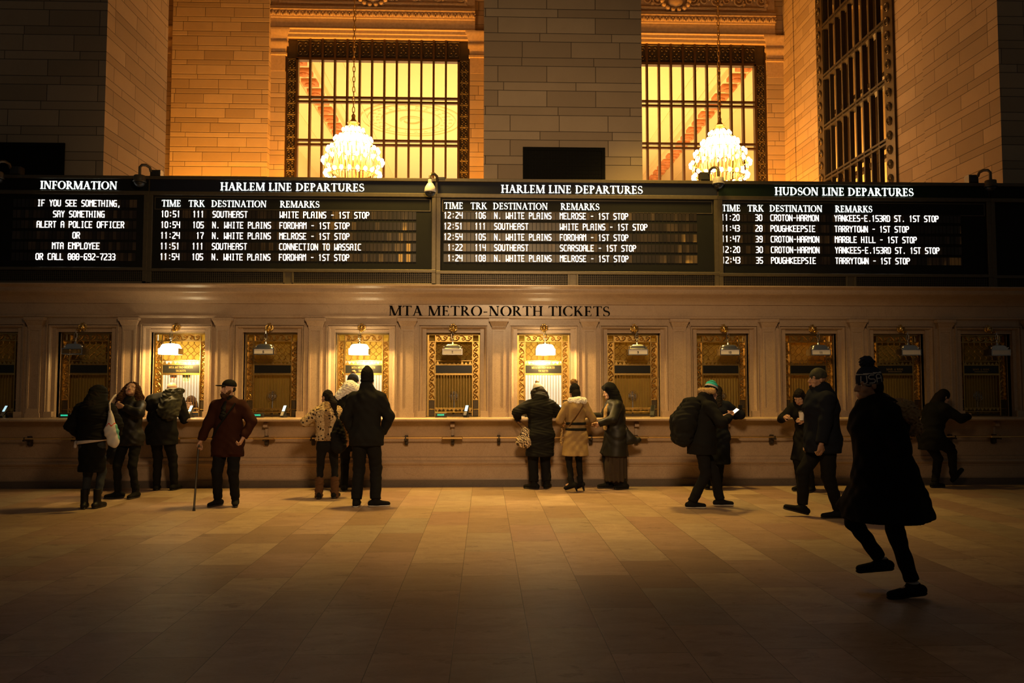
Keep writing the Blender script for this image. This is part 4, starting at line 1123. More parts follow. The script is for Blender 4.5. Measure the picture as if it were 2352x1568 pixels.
def wrinkle(a=.006, f=1.0, seed=0.0):
    return lambda X, Y, Z: a*(np.sin(14*f*X+9*f*np.sin(5*f*Z+seed)+seed)*np.sin(17*f*Z+6*np.sin(7*f*X+seed*2)+Y*8)+.5*np.sin(31*f*Z+12*f*Y+5*np.sin(11*f*X)))
def furry(a=.010, seed=0.0):
    return lambda X, Y, Z: a*(np.sin(70*X+5*np.sin(40*Z+seed))*np.sin(66*Z+4*np.sin(50*Y))+.7*np.sin(120*Y+60*X+3*np.sin(90*Z))*np.sin(105*Z+40*Y))
def puffy(a=.014, z0=0.0, per=.11):
    return lambda X, Y, Z: -a*np.abs(np.sin(math.pi*(Z-z0)/per))+a*.5+.004*np.sin(30*X+9*np.sin(20*Z))

def rotm(yaw=0, pitch=0, roll=0):
    """columns = right, forward, up after yaw (left +), pitch (up +), roll"""
    y, p, r = map(math.radians, (yaw, pitch, roll))
    Rz = np.array([[math.cos(y),-math.sin(y),0],[math.sin(y),math.cos(y),0],[0,0,1]])
    Rx = np.array([[1,0,0],[0,math.cos(p),-math.sin(p)],[0,math.sin(p),math.cos(p)]])
    Ry = np.array([[math.cos(r),0,math.sin(r)],[0,1,0],[-math.sin(r),0,math.cos(r)]])
    return Rz@Rx@Ry
def ik(a, b, l1, l2, pole):
    d = b-a; L = np.linalg.norm(d); L = min(L, (l1+l2)*.999); u = nrm(d); b = a+u*L
    x = (l1*l1-l2*l2+L*L)/(2*L); h = math.sqrt(max(l1*l1-x*x, 0)); p = np.array(pole, float); p = nrm(p-u*(p@u))
    return a+u*x+p*h, b
class Rig:
    """local frame: person faces +y, right hand side +x, z up, origin on the floor between the feet"""
    def __init__(s, H=1.72, lean=0, twist=0, side=0, hip=(0,0,0), head=(0,0,0), ankles=None, knees=None, toes=None, wrists=None, elbows=None, curl=.9, fem=False, palm=None, shl=None):
        k = s.k = H/1.75; s.H = H; s.curl = curl
        s.P = V(0,0,.95*k)+V(*hip)
        def up(f): 
            R = rotm(0, -lean*f, side*f); return R@V(0,0,1)
        s.W = s.P+up(.45)*.17*k; s.C = s.W+up(.85)*.21*k; s.N = s.C+up(1.0)*.155*k
        s.T = rotm(twist, -lean, side)
        sw = (.150 if fem else .172)*k
        s.sh = [s.N-s.T@V(0,0,.055*k)+s.T@V(q*sw,0,0) for q in (-1,1)]
        if shl: s.sh = [s.sh[i]+V(*shl[i]) for i in (0,1)]
        s.HR = rotm(head[0]+twist*.5, head[1]-lean*.35, head[2])
        s.Hd = s.N+s.T@V(0,.018*k,.06*k)+s.HR@V(0,.012*k,.115*k)
        an = ankles or [(-.10,0,.085),(.10,0,.085)]
        s.hip = [s.P+V(q*.088*k,0,-.03*k) for q in (-1,1)]
        s.kn = []; s.an = []
        for i in (0,1):
            kn, a = ik(s.hip[i], V(*an[i]), .435*k, .425*k, (knees or [(-.06,1,0),(.06,1,0)])[i]); s.kn.append(kn); s.an.append(a)
        s.toe = [nrm(V(*(toes or [(-.18,1,0),(.18,1,0)])[i])) for i in (0,1)]
        wr = wrists or [(-.27*k,.06,.83*k),(.27*k,.06,.83*k)]
        el = elbows or [(-.5,-1,0),(.5,-1,0)]
        s.el = []; s.wr = []
        for i in (0,1):
            e, w = ik(s.sh[i], V(*wr[i]), .285*k, .265*k, el[i]); s.el.append(e); s.wr.append(w)
        s.palm = palm or [None, None]; s.fem = fem
    def body(s):
        k = s.k; b = Sdf(.03*k); fr = s.T@V(0,1,0); fl = (fr, .68)
        b.rc(s.P+V(0,0,-.03*k), s.W, .135*k, .115*k, fl); b.rc(s.W, s.C, .115*k, .14*k, fl); b.rc(s.C, s.C+(s.N-s.C)*.55, .14*k, .12*k, fl)
        b.rc(s.sh[0], s.sh[1], .055*k, .055*k); b.rc(s.N+s.T@V(0,-.01,.02)*k, s.sh[0]*.6+s.N*.4, .05*k, .052*k); b.rc(s.N+s.T@V(0,-.01,.02)*k, s.sh[1]*.6+s.N*.4, .05*k, .052*k)
        b.rc(s.N-.03*k*(s.T@V(0,0,1)), s.Hd-s.HR@V(0,.015*k,.06*k), .056*k, .052*k)
        for i in (0,1):
            b.rc(s.sh[i], s.el[i], .052*k, .040*k); b.rc(s.el[i], s.wr[i], .040*k, .027*k)
            b.rc(s.hip[i], s.kn[i], .074*k, .046*k); b.rc(s.kn[i], s.an[i], .045*k, .031*k)
            b.rc(s.an[i]-V(0,0,.015*k), s.an[i]+s.toe[i]*.10*k-V(0,0,.04*k), .034*k, .022*k)
            s.hand(b, i)
        s.headshape(b)
        return b
    def headshape(s, b):
        k = s.k; R = s.HR; c = s.Hd; h = lambda x, y, z: c+R@V(x*k, y*k, z*k)
        b.el(h(0,-.012,.035), V(.074,.094,.092)*k, R, .02*k); b.el(h(0,.028,-.04), V(.060,.066,.068)*k, R, .025*k)
        b.rc(h(-.03,.066,-.075), h(.03,.066,-.075), .028*k, .028*k, k=.02*k); b.el(h(0,.080,-.093), V(.022,.02,.02)*k, R, .015*k)
        b.rc(h(-.045,.066,.028), h(.045,.066,.028), .018*k, .018*k, k=.018*k)                              # brow
        b.rc(h(0,.088,.018), h(0,.112,-.026), .009*k, .015*k, k=.012*k); b.el(h(.013,.098,-.03), V(.010,.010,.008)*k, R, .008*k); b.el(h(-.013,.098,-.03), V(.010,.010,.008)*k, R, .008*k)
        for q in (-1,1):
            b.el(h(q*.076,-.008,-.005), V(.011,.020,.031)*k, R, .008*k); b.el(h(q*.045,.062,-.028), V(.024,.022,.022)*k, R, .02*k)
        b.rc(h(-.022,.092,-.060), h(.022,.092,-.060), .0075*k, .0075*k, k=.006*k); b.rc(h(-.018,.090,-.071), h(.018,.090,-.071), .0085*k, .0085*k, k=.006*k)
        for q in (-1,1): b.dig(h(q*.033,.100,.008), .017*k, .012*k)
        for q in (-1,1): b.el(h(q*.032,.078,.008), V(.0125,.0125,.0115)*k, R, .001)
    def hand(s, b, i):
        k = s.k; d = nrm(s.wr[i]-s.el[i]); sg = -1 if i == 0 else 1
        pr = s.palm[i]; n = np.array(pr, float) if pr is not None else V(-sg,.25,0)                       # palm normal
        n = nrm(n-d*(n@d)); t = np.cross(d, n)*(1 if i == 0 else -1)                                    # towards the thumb
        w = s.wr[i]; c = s.curl
        b.rc(w, w+d*.045*k, .026*k, .030*k, (n, .62), k=.012); b.rc(w+d*.03*k+t*.018*k, w+d*.085*k+t*.022*k, .022*k, .019*k, (n, .65), k=.012); b.rc(w+d*.03*k-t*.018*k, w+d*.08*k-t*.022*k, .022*k, .018*k, (n, .65), k=.012)
        for j, (o, L) in enumerate(((.031,.072),(.0105,.080),(-.0105,.075),(-.030,.060))):
            p = w+d*(.088-.004*abs(j-1))*k+t*o*k; a0 = .45*c+.08*j; q = p
            for seg, an in ((.45, a0), (.32, a0+.75*c), (.26, a0+1.25*c)):
                dd = d*math.cos(an)+n*math.sin(an); q2 = q+dd*L*seg*k
                b.rc(q, q2, .0092*k, .0082*k, k=.004); q = q2
        th = w+d*.025*k+t*.03*k; t1 = th+nrm(d*.75+t*.75+n*.35)*.042*k; t2 = t1+nrm(d*.9+t*.15+n*.5)*.032*k
        b.rc(th, t1, .0125*k, .011*k, k=.010); b.rc(t1, t2, .0105*k, .009*k, k=.004)
    # ---------------- clothing
    def trousers(s, loose=1.0, low=.09, name=None, flare=0.0):
        k = s.k; b = Sdf(.02*k); b.rc(s.P+V(0,-.005,.10*k), s.P-V(0,0,.03*k), .145*k, .155*k, (V(0,1,0), .76))
        for i in (0,1):
            e = s.an[i]+(s.kn[i]-s.an[i])*((low-.085)/.42)
            b.rc(s.hip[i]+V(0,-.02*k,-.02), s.kn[i], .098*k*loose**.5, .070*k*loose); b.rc(s.kn[i], e, .069*k*loose, (.054+flare)*k*loose, cb=True)
        b.noise = wrinkle(.004, 1.2, s.H*7); return b
    def coat(s, hem=.62, thick=1.0, flare=.0, sleeve=1.0, collar=True, front=.74, belly=0.0, cuff=.0):
        k = s.k; b = Sdf(.04*k); fr = s.T@V(0,1,0); fl = (fr, front); t = thick
        hz = hem*k
        q = s.P*1.0; bt = V(q[0], q[1], hz)
        b.rc(s.W, s.P-V(0,0,.02*k), .150*k*t+belly, .172*k*t+belly*.6, fl)
        if hz < s.P[2]-.02*k:
            b.rc(s.P-V(0,0,.02*k), bt, .172*k*t, .172*k*t+flare, (V(0,1,0), front), cb=True)
            for i in (0,1):
                d = s.kn[i]-s.hip[i]; u = min(1.0, max(.05, (s.hip[i][2]-hz)/max(.05, s.hip[i][2]-s.kn[i][2])))
                b.rc(s.hip[i]+V(0,-.01,0), s.hip[i]+d*u, .112*k*t, .100*k*t+flare*.5, k=.06*k, cb=True)
            b.cut((0,0,hz), (0,0,-1))
        else: b.cut((0,0,hz), (0,0,-1))
        b.rc(s.W, s.C, .150*k*t+belly, .168*k*t, fl); b.rc(s.C, s.C+(s.N-s.C)*.62, .168*k*t, .135*k*t, fl)
        for i in (0,1):
            b.rc(s.sh[i]*.8+s.N*.2-V(0,0,.02), s.sh[i]-s.T@V(0,0,.015*k), .075*k*t, .078*k*t)
            e = s.el[i]+(s.wr[i]-s.el[i])*(sleeve-.06)
            b.rc(s.sh[i], s.el[i], .077*k*t, .064*k*t, k=.03*k); b.rc(s.el[i], e, .064*k*t, .050*k*t+cuff, k=.02*k, cb=True)
        if collar: b.rc(s.N-s.T@V(0,0,.05*k), s.N+s.T@V(0,-.005,.035*k), .088*k*t, .078*k, k=.03*k)
        b.noise = wrinkle(.006, 1.0, s.H*3)
        return b
    def shoe(s, i, L=.27, heel=0.0, boot=0.0, pitch=0.0):
        k = s.k; a = s.an[i]; d = s.toe[i]; dn = V(0,0,-1)
        if pitch:
            r = nrm(np.cross(d, V(0,0,1))); p = math.radians(pitch); d = d*math.cos(p)+V(0,0,1)*math.sin(p); dn = nrm(np.cross(r, d)); dn = dn if dn[2] < 0 else -dn
        sd = nrm(np.cross(d, -dn))
        zs = .085*k
        bot = a+dn*(zs)                                                    # sole level below the ankle
        h0 = bot-d*.06*k-dn*.045*k; t0 = bot+d*(L-.11)*k-dn*.034*k; mid = bot+d*.03*k-dn*.05*k
        b = Sdf(.022*k)
        b.rc(h0, mid, .042*k, .046*k); b.rc(mid, t0, .046*k, .036*k, (dn, .85)); b.rc(a+dn*.03*k, a-dn*(.02+boot)*k, .050*k, .052*k+.012*boot, cb=True)
        b.cut(bot-dn*.018*k, dn)
        so = Sdf(.012*k); so.rc(h0-V(0,0,0), t0, .046*k, .043*k); so.rc(h0, mid, .046*k, .049*k)
        so.cut(bot-dn*.020*k, -dn); so.cut(bot-dn*(.0 if not heel else .008)*k, dn)
        if heel:
            so.rc(bot-d*.055*k-dn*.02*k, bot-d*.06*k+dn*heel, .024*k, .014*k, k=.01); so.cuts = []; so.p = so.p[2:]
            so.rc(h0-dn*-.022*k, t0-dn*-.018*k, .02*k, .022*k, k=.01)
        return b, so
    def hair_cap(s, grow=1.12, low=-.02):
        k = s.k; b = Sdf(.02*k); R = s.HR; h = lambda x, y, z: s.Hd+R@V(x*k, y*k, z*k)
        b.el(h(0,-.018,.04), V(.078,.098,.095)*k*grow/1.05, R); b.el(h(0,-.045,-.02), V(.070,.070,.085)*k, R)
        b.cut(h(0,.055,.0), R@V(0,1,-.45)); return b
    def beanie(s, low=-.005, tall=.0):
        k = s.k; b = Sdf(.02*k); R = s.HR; h = lambda x, y, z: s.Hd+R@V(x*k, y*k, z*k)
        b.el(h(0,-.012,.045+tall*.4), V(.086,.106,.102+tall*.6)*k, R)
        b.rc(h(0,-.012,low+.016), h(0,-.012,low+.050), .089*k, .089*k, (R@V(0,1,0), 1.18), k=.006, ca=True, cb=True)
        b.cut(h(0,0,low), R@V(0,-.25,-1)); return b
    def h(s, x, y, z): return s.Hd+s.HR@(V(x, y, z)*s.k)
def flesh(name, col):
    t = NT(name); p = t.obj(); c = t.mix(t.noise(p, 25, 4), tuple(q*.86 for q in col), tuple(min(1,q*1.1) for q in col))
    t.b.inputs['Subsurface Weight'].default_value = .0
    return t.done(c, .5, 0, .4)
M['skin'] = flesh('skin', (.46,.27,.19)); M['skin_dark'] = flesh('skin_deep', (.30,.17,.11)); M['lip'] = simple('lip', (.42,.16,.13), .45); M['eye'] = simple('dark_eye', (.06,.04,.03), .2); M['eyewhite'] = simple('eye_white', (.7,.66,.6), .25)
def cloth(name, col, rough=.85, var=.25, sc=40, sheen=0): 
    t = NT(name); n = t.noise(t.obj(), sc, 4, .7); n2 = t.noise(t.obj(), 5, 3)
    c = t.mix(n, tuple(q*(1-var) for q in col), tuple(min(1,q*(1+var)) for q in col)); c = t.mix(t.m('MULTIPLY', n2, .4), c, tuple(q*.7 for q in col)); t.bump(n, .2, .003)
    return t.done(c, rough, 0, .1)
for nm, c_ in dict(black_cloth=(.0085,.0085,.009), soft_black=(.010,.010,.010), navy_cloth=(.008,.010,.017), charcoal=(.018,.017,.016), dark_olive=(.028,.024,.015), red_cloth=(.032,.010,.006), camel=(.27,.18,.085), cream_fur=(.86,.78,.66),
      white_fleece=(.80,.78,.76), brown_boot=(.085,.042,.02), denim=(.040,.046,.058), brown_hair=(.06,.028,.014), black_hair=(.014,.011,.010), tan_scarf=(.36,.24,.11), brown_skirt=(.045,.033,.024), fur_trim=(.40,.26,.12), teal=(.03,.42,.42), grey_knit=(.42,.40,.40), navy_knit=(.018,.022,.045), white_rubber=(.62,.58,.52), belt_white=(.66,.58,.56), pom_brown=(.24,.14,.06)).items():
    M[nm] = cloth(nm, c_)
t = NT('leopard_fur'); vv = t.n('ShaderNodeTexVoronoi'); t.t.links.new(t.obj(), vv.inputs['Vector']); vv.inputs['Scale'].default_value = 21; vv.inputs['Randomness'].default_value = 1
n1 = t.noise(t.obj(), 14, 3); n3 = t.noise(t.obj(), 5, 3)
spotm = t.m('LESS_THAN', t.m('ADD', vv.outputs['Distance'], t.m('MULTIPLY', n1, .35)), .47)
ox = t.m('ABSOLUTE', t.xyz(t.obj())[0]); mid = t.m('LESS_THAN', t.m('ADD', ox, t.m('MULTIPLY', n3, .12)), .11)
bs = t.mix(n3, (.44,.30,.14), (.56,.43,.27)); bs = t.mix(t.m('MULTIPLY', mid, .7), bs, (.16,.085,.035)); bs = t.mix(spotm, bs, (.03,.02,.014))
t.bump(t.noise(t.obj(), 160, 3), .8, .01); M['leopard'] = t.done(bs, .95, 0, .1)
t = NT('zebra_print'); ww = t.n('ShaderNodeTexWave'); ww.bands_direction = 'DIAGONAL'; t.t.links.new(t.obj(), ww.inputs['Vector']); ww.inputs['Scale'].default_value = 13; ww.inputs['Distortion'].default_value = 9; ww.inputs['Detail Scale'].default_value = 1.4
M['zebra'] = t.done(t.ramp(ww.outputs['Fac'], [(0,(.03,.015,.01)),(.48,(.04,.02,.012)),(.56,(.55,.42,.26)),(1,(.62,.50,.33))]), .6)
t = NT('camouflage'); a1 = t.noise(t.obj(), 11, 2); M['camo'] = t.done(t.ramp(a1, [(.35,(.007,.007,.006)),(.45,(.016,.016,.009)),(.58,(.035,.032,.014)),(.68,(.008,.008,.006))]), .8)
t = NT('striped_knit'); oz = t.xyz(t.obj())[2]
M['puff_black'] = simple('glossy_black_puffer', (.016,.014,.013), .5, 0, .2); M['leather'] = simple('black_leather', (.011,.010,.009), .5, 0, .25, spec=.25)

def face_paint(rig):
    k = rig.k; R = rig.HR; c = rig.Hd
    def f(p):
        q = (p-c)@R/k; m = np.zeros(len(p))
        m[(np.abs(q[:,0]) < .022) & (q[:,1] > .080) & (q[:,2] < -.054) & (q[:,2] > -.078)] = 1
        for sg in (-1,1):
            e = (np.abs(q[:,0]-sg*.032) < .011) & (np.abs(q[:,2]-.008) < .0065) & (q[:,1] > .070); m[e] = 3
            e = (np.abs(q[:,0]-sg*.032) < .005) & (np.abs(q[:,2]-.008) < .006) & (q[:,1] > .070); m[e] = 2
            e = (np.abs(q[:,0]-sg*.034) < .020) & (np.abs(q[:,2]-.029) < .004) & (q[:,1] > .062); m[e] = 2
        return m
    return f
def person(label, x, y, heading, rig, skin='skin', vox=.0072):
    """heading: 0 faces the wall, 180 the camera, 90 the left, -90 the right"""
    b = rig.body()
    o = sdf_obj(b, 'person', [M[skin], M['lip'], M['eye'], M['eyewhite']], None, vox, face_paint(rig))
    o.location = (x, y, 0); o.rotation_euler = (0, 0, math.radians(heading)); tag(o, label, 'person'); o.update_tag()
    return o
def wear(p, s, name, mat, vox=.0105, parent=None, paint=None): return sdf_obj(s, name, mat, parent or p, vox, paint)
def shoes(p, rig, mat='black_cloth', sole='black_plastic', name='shoe', vox=.008, pitch=(0,0), **kw):
    for i in (0,1):
        a, so = rig.shoe(i, pitch=pitch[i], **kw); o = wear(p, a, name, M[mat], vox); sdf_obj(so, 'sole', M[sole], o, vox*.8)
def ptl(o, q):
    """point in a person's local frame -> world"""
    a = o.rotation_euler[2]; c, s = math.cos(a), math.sin(a); return V(o.location[0]+c*q[0]-s*q[1], o.location[1]+s*q[0]+c*q[1], q[2])
def Wp(px, py, Y): x, z = at(px, py, Y); return V(x, Y, z)
def local(o, w):
    a = o.rotation_euler[2]; c, s = math.cos(a), math.sin(a); dx, dy = w[0]-o.location[0], w[1]-o.location[1]
    return V(c*dx+s*dy, -s*dx+c*dy, w[2])
def place(label, px, Y, heading, rig, **kw): return person(label, xx(px, Y), Y, heading, rig, **kw)
def lin(px, Y): return xx(px, Y)
def pom(p, rig, r, mat, z=.155, y=-.02, seed=1.0):
    b = Sdf(.01); b.el(rig.h(0,y,z), V(r,r,r*.95)); b.noise = furry(.008, seed); return wear(p, b, 'pompom', M[mat], .007)
def strap(name, pts, r, mat, parent=None, flat=False):
    return MB().tube([tuple(q) for q in pts], r, 6).build(name, M[mat], parent, smooth=True)

# --- bulky black jacket with white belt, back to the camera (far left)
r = Rig(1.66, lean=10, head=(0,-42,0), ankles=[(-.075,-.02,.085),(.075,.02,.085)], toes=[(-.2,1,0),(.25,1,0)], wrists=[(-.23,.20,.98),(.25,.18,1.0)], elbows=[(-.6,-1,0),(.7,-1,0)])
p = place('person in a bulky black jacket with white belt, back turned, far left', 217, 11.13, 4, r); P1 = p
c = r.coat(hem=.985, thick=1.32, sleeve=1.0, front=.92); c.rc(r.N-V(0,.10,.10), r.Hd+V(0,-.05,.02), .16, .125); c.noise = puffy(.012, 0, .13); wear(p, c, 'jacket', M['soft_black'])
b = Sdf(.02); b.el(r.h(0,-.02,.02), V(.105,.115,.13), r.HR); b.rc(r.h(0,-.07,.0), r.N-V(0,.12,.05), .11, .12); b.noise = furry(.006, 2); wear(p, b, 'hair', M['black_hair'])
b = Sdf(.02); b.rc(r.P+V(0,0,.05), V(0,0,.50), .165, .175, (V(0,1,0),.8), cb=True); b.noise = wrinkle(.006); wear(p, b, 'skirt', M['black_cloth'])
b = Sdf(.01); b.rc(V(-.20,-.0,.885), V(.2,0,.93), .026, .026); b.p = []
b.rc(V(0,0,.895), V(-.006,0,.940), .203, .203, (V(0,1,0),.9), ca=True, cb=True); b.rc(V(-.185,-.05,.90), V(-.195,-.07,.84), .03, .02); wear(p, b, 'belt', M['belt_white'], .009)
wear(p, r.trousers(.92, .2), 'jeans', M['denim'])
for i in (0,1):
    a, so = r.shoe(i, boot=.17); o = wear(p, a, 'boot', M['leather'], .009); sdf_obj(so, 'sole', M['black_plastic'], o, .007)
# white plastic bag hanging from the right shoulder
hw = Wp(256, 985, 10.95); b = Sdf(.03)
b.rc(hw+V(-.02,0,.24), hw+V(.0,0,-.03), .022, .088, (V(0,1,0),.6)); b.rc(hw+V(.0,0,-.03), hw+V(.035,0,-.17), .088, .080, (V(0,1,0),.6)); b.noise = lambda X, Y, Z: .004*np.sin(60*(X-hw[0])+8*np.sin(9*Z))
t = NT('printed_plastic_bag'); q = t.xyz(t.obj()); 
wv = t.m('ABSOLUTE', t.m('SUBTRACT', t.m('ADD', q[2], t.m('MULTIPLY', t.m('SINE', t.m('MULTIPLY', q[0], 95.0)), .016)), float(hw[2]+.06)))
redm = t.m('MULTIPLY', t.m('LESS_THAN', wv, .008), t.m('LESS_THAN', t.m('ABSOLUTE', t.m('SUBTRACT', q[0], float(hw[0]+.0))), .055))
grn = t.m('GREATER_THAN', t.m('SUBTRACT', q[0], t.m('MULTIPLY', t.m('SUBTRACT', float(hw[2]), q[2]), .25)), float(hw[0]+.072))
M['bag_print'] = t.done(t.mix(grn, t.mix(redm, (.74,.70,.68), (.65,.05,.03)), (.10,.38,.32)), .4)
bag = sdf_obj(b, 'plastic_bag', M['bag_print'], None, .008); tag(bag, 'white plastic bag with red print hanging behind the bulky black jacket', 'bag')
sh = Wp(255, 912, 10.98)
strap('handle', [hw+V(-.01,-.03,.23), hw+V(-.02,-.03,.34), sh+V(.0,.0,-.05), sh+V(.02,.06,.02), sh+V(-.0,.14,.03)], .012, 'belt_white', bag)

# --- curly haired woman looking up at the boards
r = Rig(1.69, head=(14,28,0), fem=True, ankles=[(-.12,.02,.085),(.13,.05,.085)], toes=[(.1,1,0),(1.1,.7,0)], wrists=[(-.02,.26,1.36),(.25,.12,.92)], elbows=[(-1,.3,-.6),(1,-.5,0)], palm=[(0,-1,.3),None], curl=1.3)
p = place('woman with long curly brown hair in black, looking up with a hand at her chin', 302, 12.17, 176, r); P2 = p
c = r.coat(hem=.80, thick=1.12); wear(p, c, 'jacket', M['leather'])
b = Sdf(.03); R = r.HR
b.el(r.h(0,-.05,.05), V(.112,.10,.105), R); 
for q in (-1,1): b.rc(r.h(q*.085,-.03,.02), r.h(q*.13,-.02,-.12), .05, .065); b.rc(r.h(q*.13,-.02,-.12), r.N+V(q*.15,.06,-.16), .062, .045)
b.rc(r.h(0,-.10,0), r.N+V(0,-.10,-.1), .10, .12); b.noise = furry(.011, 3)
b.cut(r.h(0,.062,0), R@V(0,1,.12)) if False else None
wear(p, b, 'hair', M['brown_hair'], .009)
wear(p, r.trousers(.92), 'trousers', M['black_cloth']); shoes(p, r, boot=.10)
b = Sdf(.02); b.rc(ptl(p, V(.22,.05,.80)), ptl(p, V(.20,.05,.62)), .07, .13, (V(0,1,0),.6)); b.noise = wrinkle(.006, 1.5)
o = sdf_obj(b, 'shoulder_bag', M['leather'], None, .01); tag(o, 'black slouchy bag at the side of the woman with curly hair', 'bag')
strap('strap', [ptl(p, V(.22,.08,.85)), ptl(p, V(.22,.19,1.0)), ptl(p, V(.20,.14,1.30)), ptl(p, V(.17,.02,1.43))], .009, 'leather', o)

# --- stooped man with camouflage rucksack at the bright window
r = Rig(1.80, lean=34, hip=(0,-.20,-.01), head=(0,-22,0), ankles=[(-.13,-.02,.085),(.14,0,.085)], wrists=[(-.18,.33,1.20),(.16,.33,1.20)], elbows=[(-.5,-.3,-1),(.4,-.3,-1)])
p = place('stooping bald man in black with a camouflage rucksack at the bright window', 386, 13.04, 0, r); P3 = p
c = r.coat(hem=.72, thick=1.24, front=.95); c.rc(r.C+V(-.17,-.05,.06), r.N+V(-.02,-.06,-.02), .15, .13); wear(p, c, 'coat', M['black_cloth']); wear(p, r.trousers(1.0), 'trousers', M['black_cloth']); shoes(p, r)
b = Sdf(.03); up = r.T@V(0,0,1); bk = r.T@V(0,-1,0)
c0 = r.C+bk*.22+V(.19,0,.0); b.rc(c0+up*.10, c0-up*.24, .12, .14, (bk,.75)); b.rc(c0+up*.1+r.T@V(-.09,0,0), c0-up*.2+r.T@V(-.09,0,0), .11, .12, (bk,.75)); b.rc(c0+bk*.08-up*.12, c0+bk*.08-up*.2, .10, .10, (bk,.6)); b.noise = wrinkle(.008, 1.6)
o = sdf_obj(b, 'rucksack', M['camo'], None, .010); o.location = p.location; tag(o, 'camouflage rucksack on the back of the stooping man', 'backpack')
b = Sdf(.02); b.el(c0+up*.17+bk*-.01+r.T@V(.06,0,0), V(.07,.05,.05), rotm(30,20)); sdf_obj(b, 'top_flap', M['camo'], o, .010)

# --- clerk behind the bars
r = Rig(1.66, hip=(0,-.16,-.20), lean=14, head=(-10,-10,0), fem=True, ankles=[(-.1,.1,.085),(.1,.1,.085)], wrists=[(-.18,.34,1.02),(.18,.34,1.02)])
p = place('clerk with brown hair seen through the bars of the bright window', 441, 14.28, 176, r)
wear(p, r.coat(hem=.8), 'cardigan', M['denim']); wear(p, r.trousers(), 'trousers', M['charcoal']); shoes(p, r)
b = r.hair_cap(1.16); b.rc(r.h(-.07,-.03,.02), r.h(-.085,-.01,-.10), .04, .04); b.rc(r.h(.07,-.03,.02), r.h(.085,-.01,-.10), .04, .04); b.noise = furry(.006, 5); wear(p, b, 'hair', M['brown_hair'], .008)

# --- man in dark red coat with a cane
r = Rig(1.70, head=(-40,3,0), ankles=[(-.135,.06,.085),(.115,.03,.085)], toes=[(-.3,1,0),(.45,1,0)], wrists=[(-.235,.10,.94),(.345,.12,.885)], elbows=[(-1.2,-.5,.1),(1,-.5,0)], palm=[(1,0,0),(-1,.2,0)], curl=1.35)
p = place('bearded man in a dark red coat and black cap walking with a cane', 527, 11.35, 180, r); P5 = p
# head turned to the image left is his right: negative yaw above
wear(p, r.coat(hem=.70, thick=1.16, belly=.022, flare=.015), 'coat', M['red_cloth']); wear(p, r.trousers(1.12, .10), 'trousers', M['black_cloth']); shoes(p, r)
b = Sdf(.02); R = r.HR; b.el(r.h(0,-.012,.062), V(.086,.106,.085), R); b.cut(r.h(0,0,.045), R@V(0,0,-1)); 
b2 = Sdf(.01); b2.el(r.h(0,.125,.050), V(.072,.075,.010), R); wear(p, b, 'cap', M['black_cloth'], .008); sdf_obj(b2, 'cap_peak', M['black_cloth'], p, .006)
b = Sdf(.02); b.el(r.h(0,.05,-.085), V(.062,.060,.055), R); b.rc(r.h(-.068,.02,-.03), r.h(-.05,.05,-.08), .02, .028); b.rc(r.h(.068,.02,-.03), r.h(.05,.05,-.08), .02, .028); b.dig(r.h(0,.115,-.062), .020); b.noise = furry(.005, 1); wear(p, b, 'beard', M['brown_hair'], .007)
b = Sdf(.02); b.el(r.h(0,-.045,.01), V(.076,.058,.05), R); wear(p, b, 'hair', M['charcoal'], .008)
b = Sdf(.02); b.rc(r.N+V(0,-.005,-.03), r.N+V(0,.015,.035), .086, .078); b.rc(r.N+V(.02,.08,-.02), r.C+V(.03,.14,-.05), .04, .05); b.noise = wrinkle(.006, 2); wear(p, b, 'scarf', M['black_cloth'])
pts = [r.N+V(-.12,.10,-.02), r.C+V(-.05,.175,.0), r.W+V(.08,.185,.02), r.P+V(.18,.13,.02)]; strap('shoulder_strap', pts, .012, 'black_cloth', p)
hnd = ptl(p, r.wr[1]+nrm(r.wr[1]-r.el[1])*.07); tip = V(xx(453.5, 10.9), 10.88, .0)
cn = thing('walking_cane', 'dark walking cane in the hand of the man in a red coat', 'cane', tuple(tip))
q = hnd-tip; MB().tube([(0,0,.03), tuple(q*.5), tuple(q)], .014, 8).build('shaft', M['black_iron'], cn, smooth=True); MB().lathe([(.022,0),(.020,.01),(.014,.05)], 10).build('rubber_tip', M['black_plastic'], cn)
MB().tube([tuple(q+V(-.02,.05,.012)), tuple(q+V(0,0,.02)), tuple(q+V(.03,-.07,.0))], .015, 8).build('handle', M['black_plastic'], cn, smooth=True)

# --- woman in spotted fur jacket
r = Rig(1.57, fem=True, head=(38,-6,0), lean=2, ankles=[(-.115,0,.085),(.115,.02,.085)], toes=[(-.1,1,0),(.35,1,0)], wrists=[(-.17,.24,1.12),(.30,.10,.86)], elbows=[(-1,-.35,-.4),(1,-.5,0)])
p = place('woman in a spotted fur jacket with a long dark ponytail and brown boots', 754, 11.97, 8, r)
c = r.coat(hem=.955, thick=1.18, front=.86); c.rc(r.N-V(0,.05,.06), r.N-V(0,.03,-.0), .115, .105); c.noise = furry(.008, 1); wear(p, c, 'fur_jacket', M['leopard'], .009)
wear(p, r.trousers(.86, .14), 'leggings', M['black_cloth'])
b = r.hair_cap(1.06); b.noise = furry(.003); wear(p, b, 'hair', M['black_hair'], .008)
b = Sdf(.02); tl = r.h(0,-.10,.01); b.rc(tl, tl+V(.045,-.05,-.10), .040, .048); b.rc(tl+V(.045,-.05,-.10), tl+V(.055,-.055,-.28), .050, .036); b.rc(tl+V(.055,-.055,-.28), tl+V(.05,-.05,-.40), .036, .012); b.noise = furry(.004, 4); wear(p, b, 'ponytail', M['black_hair'], .009)
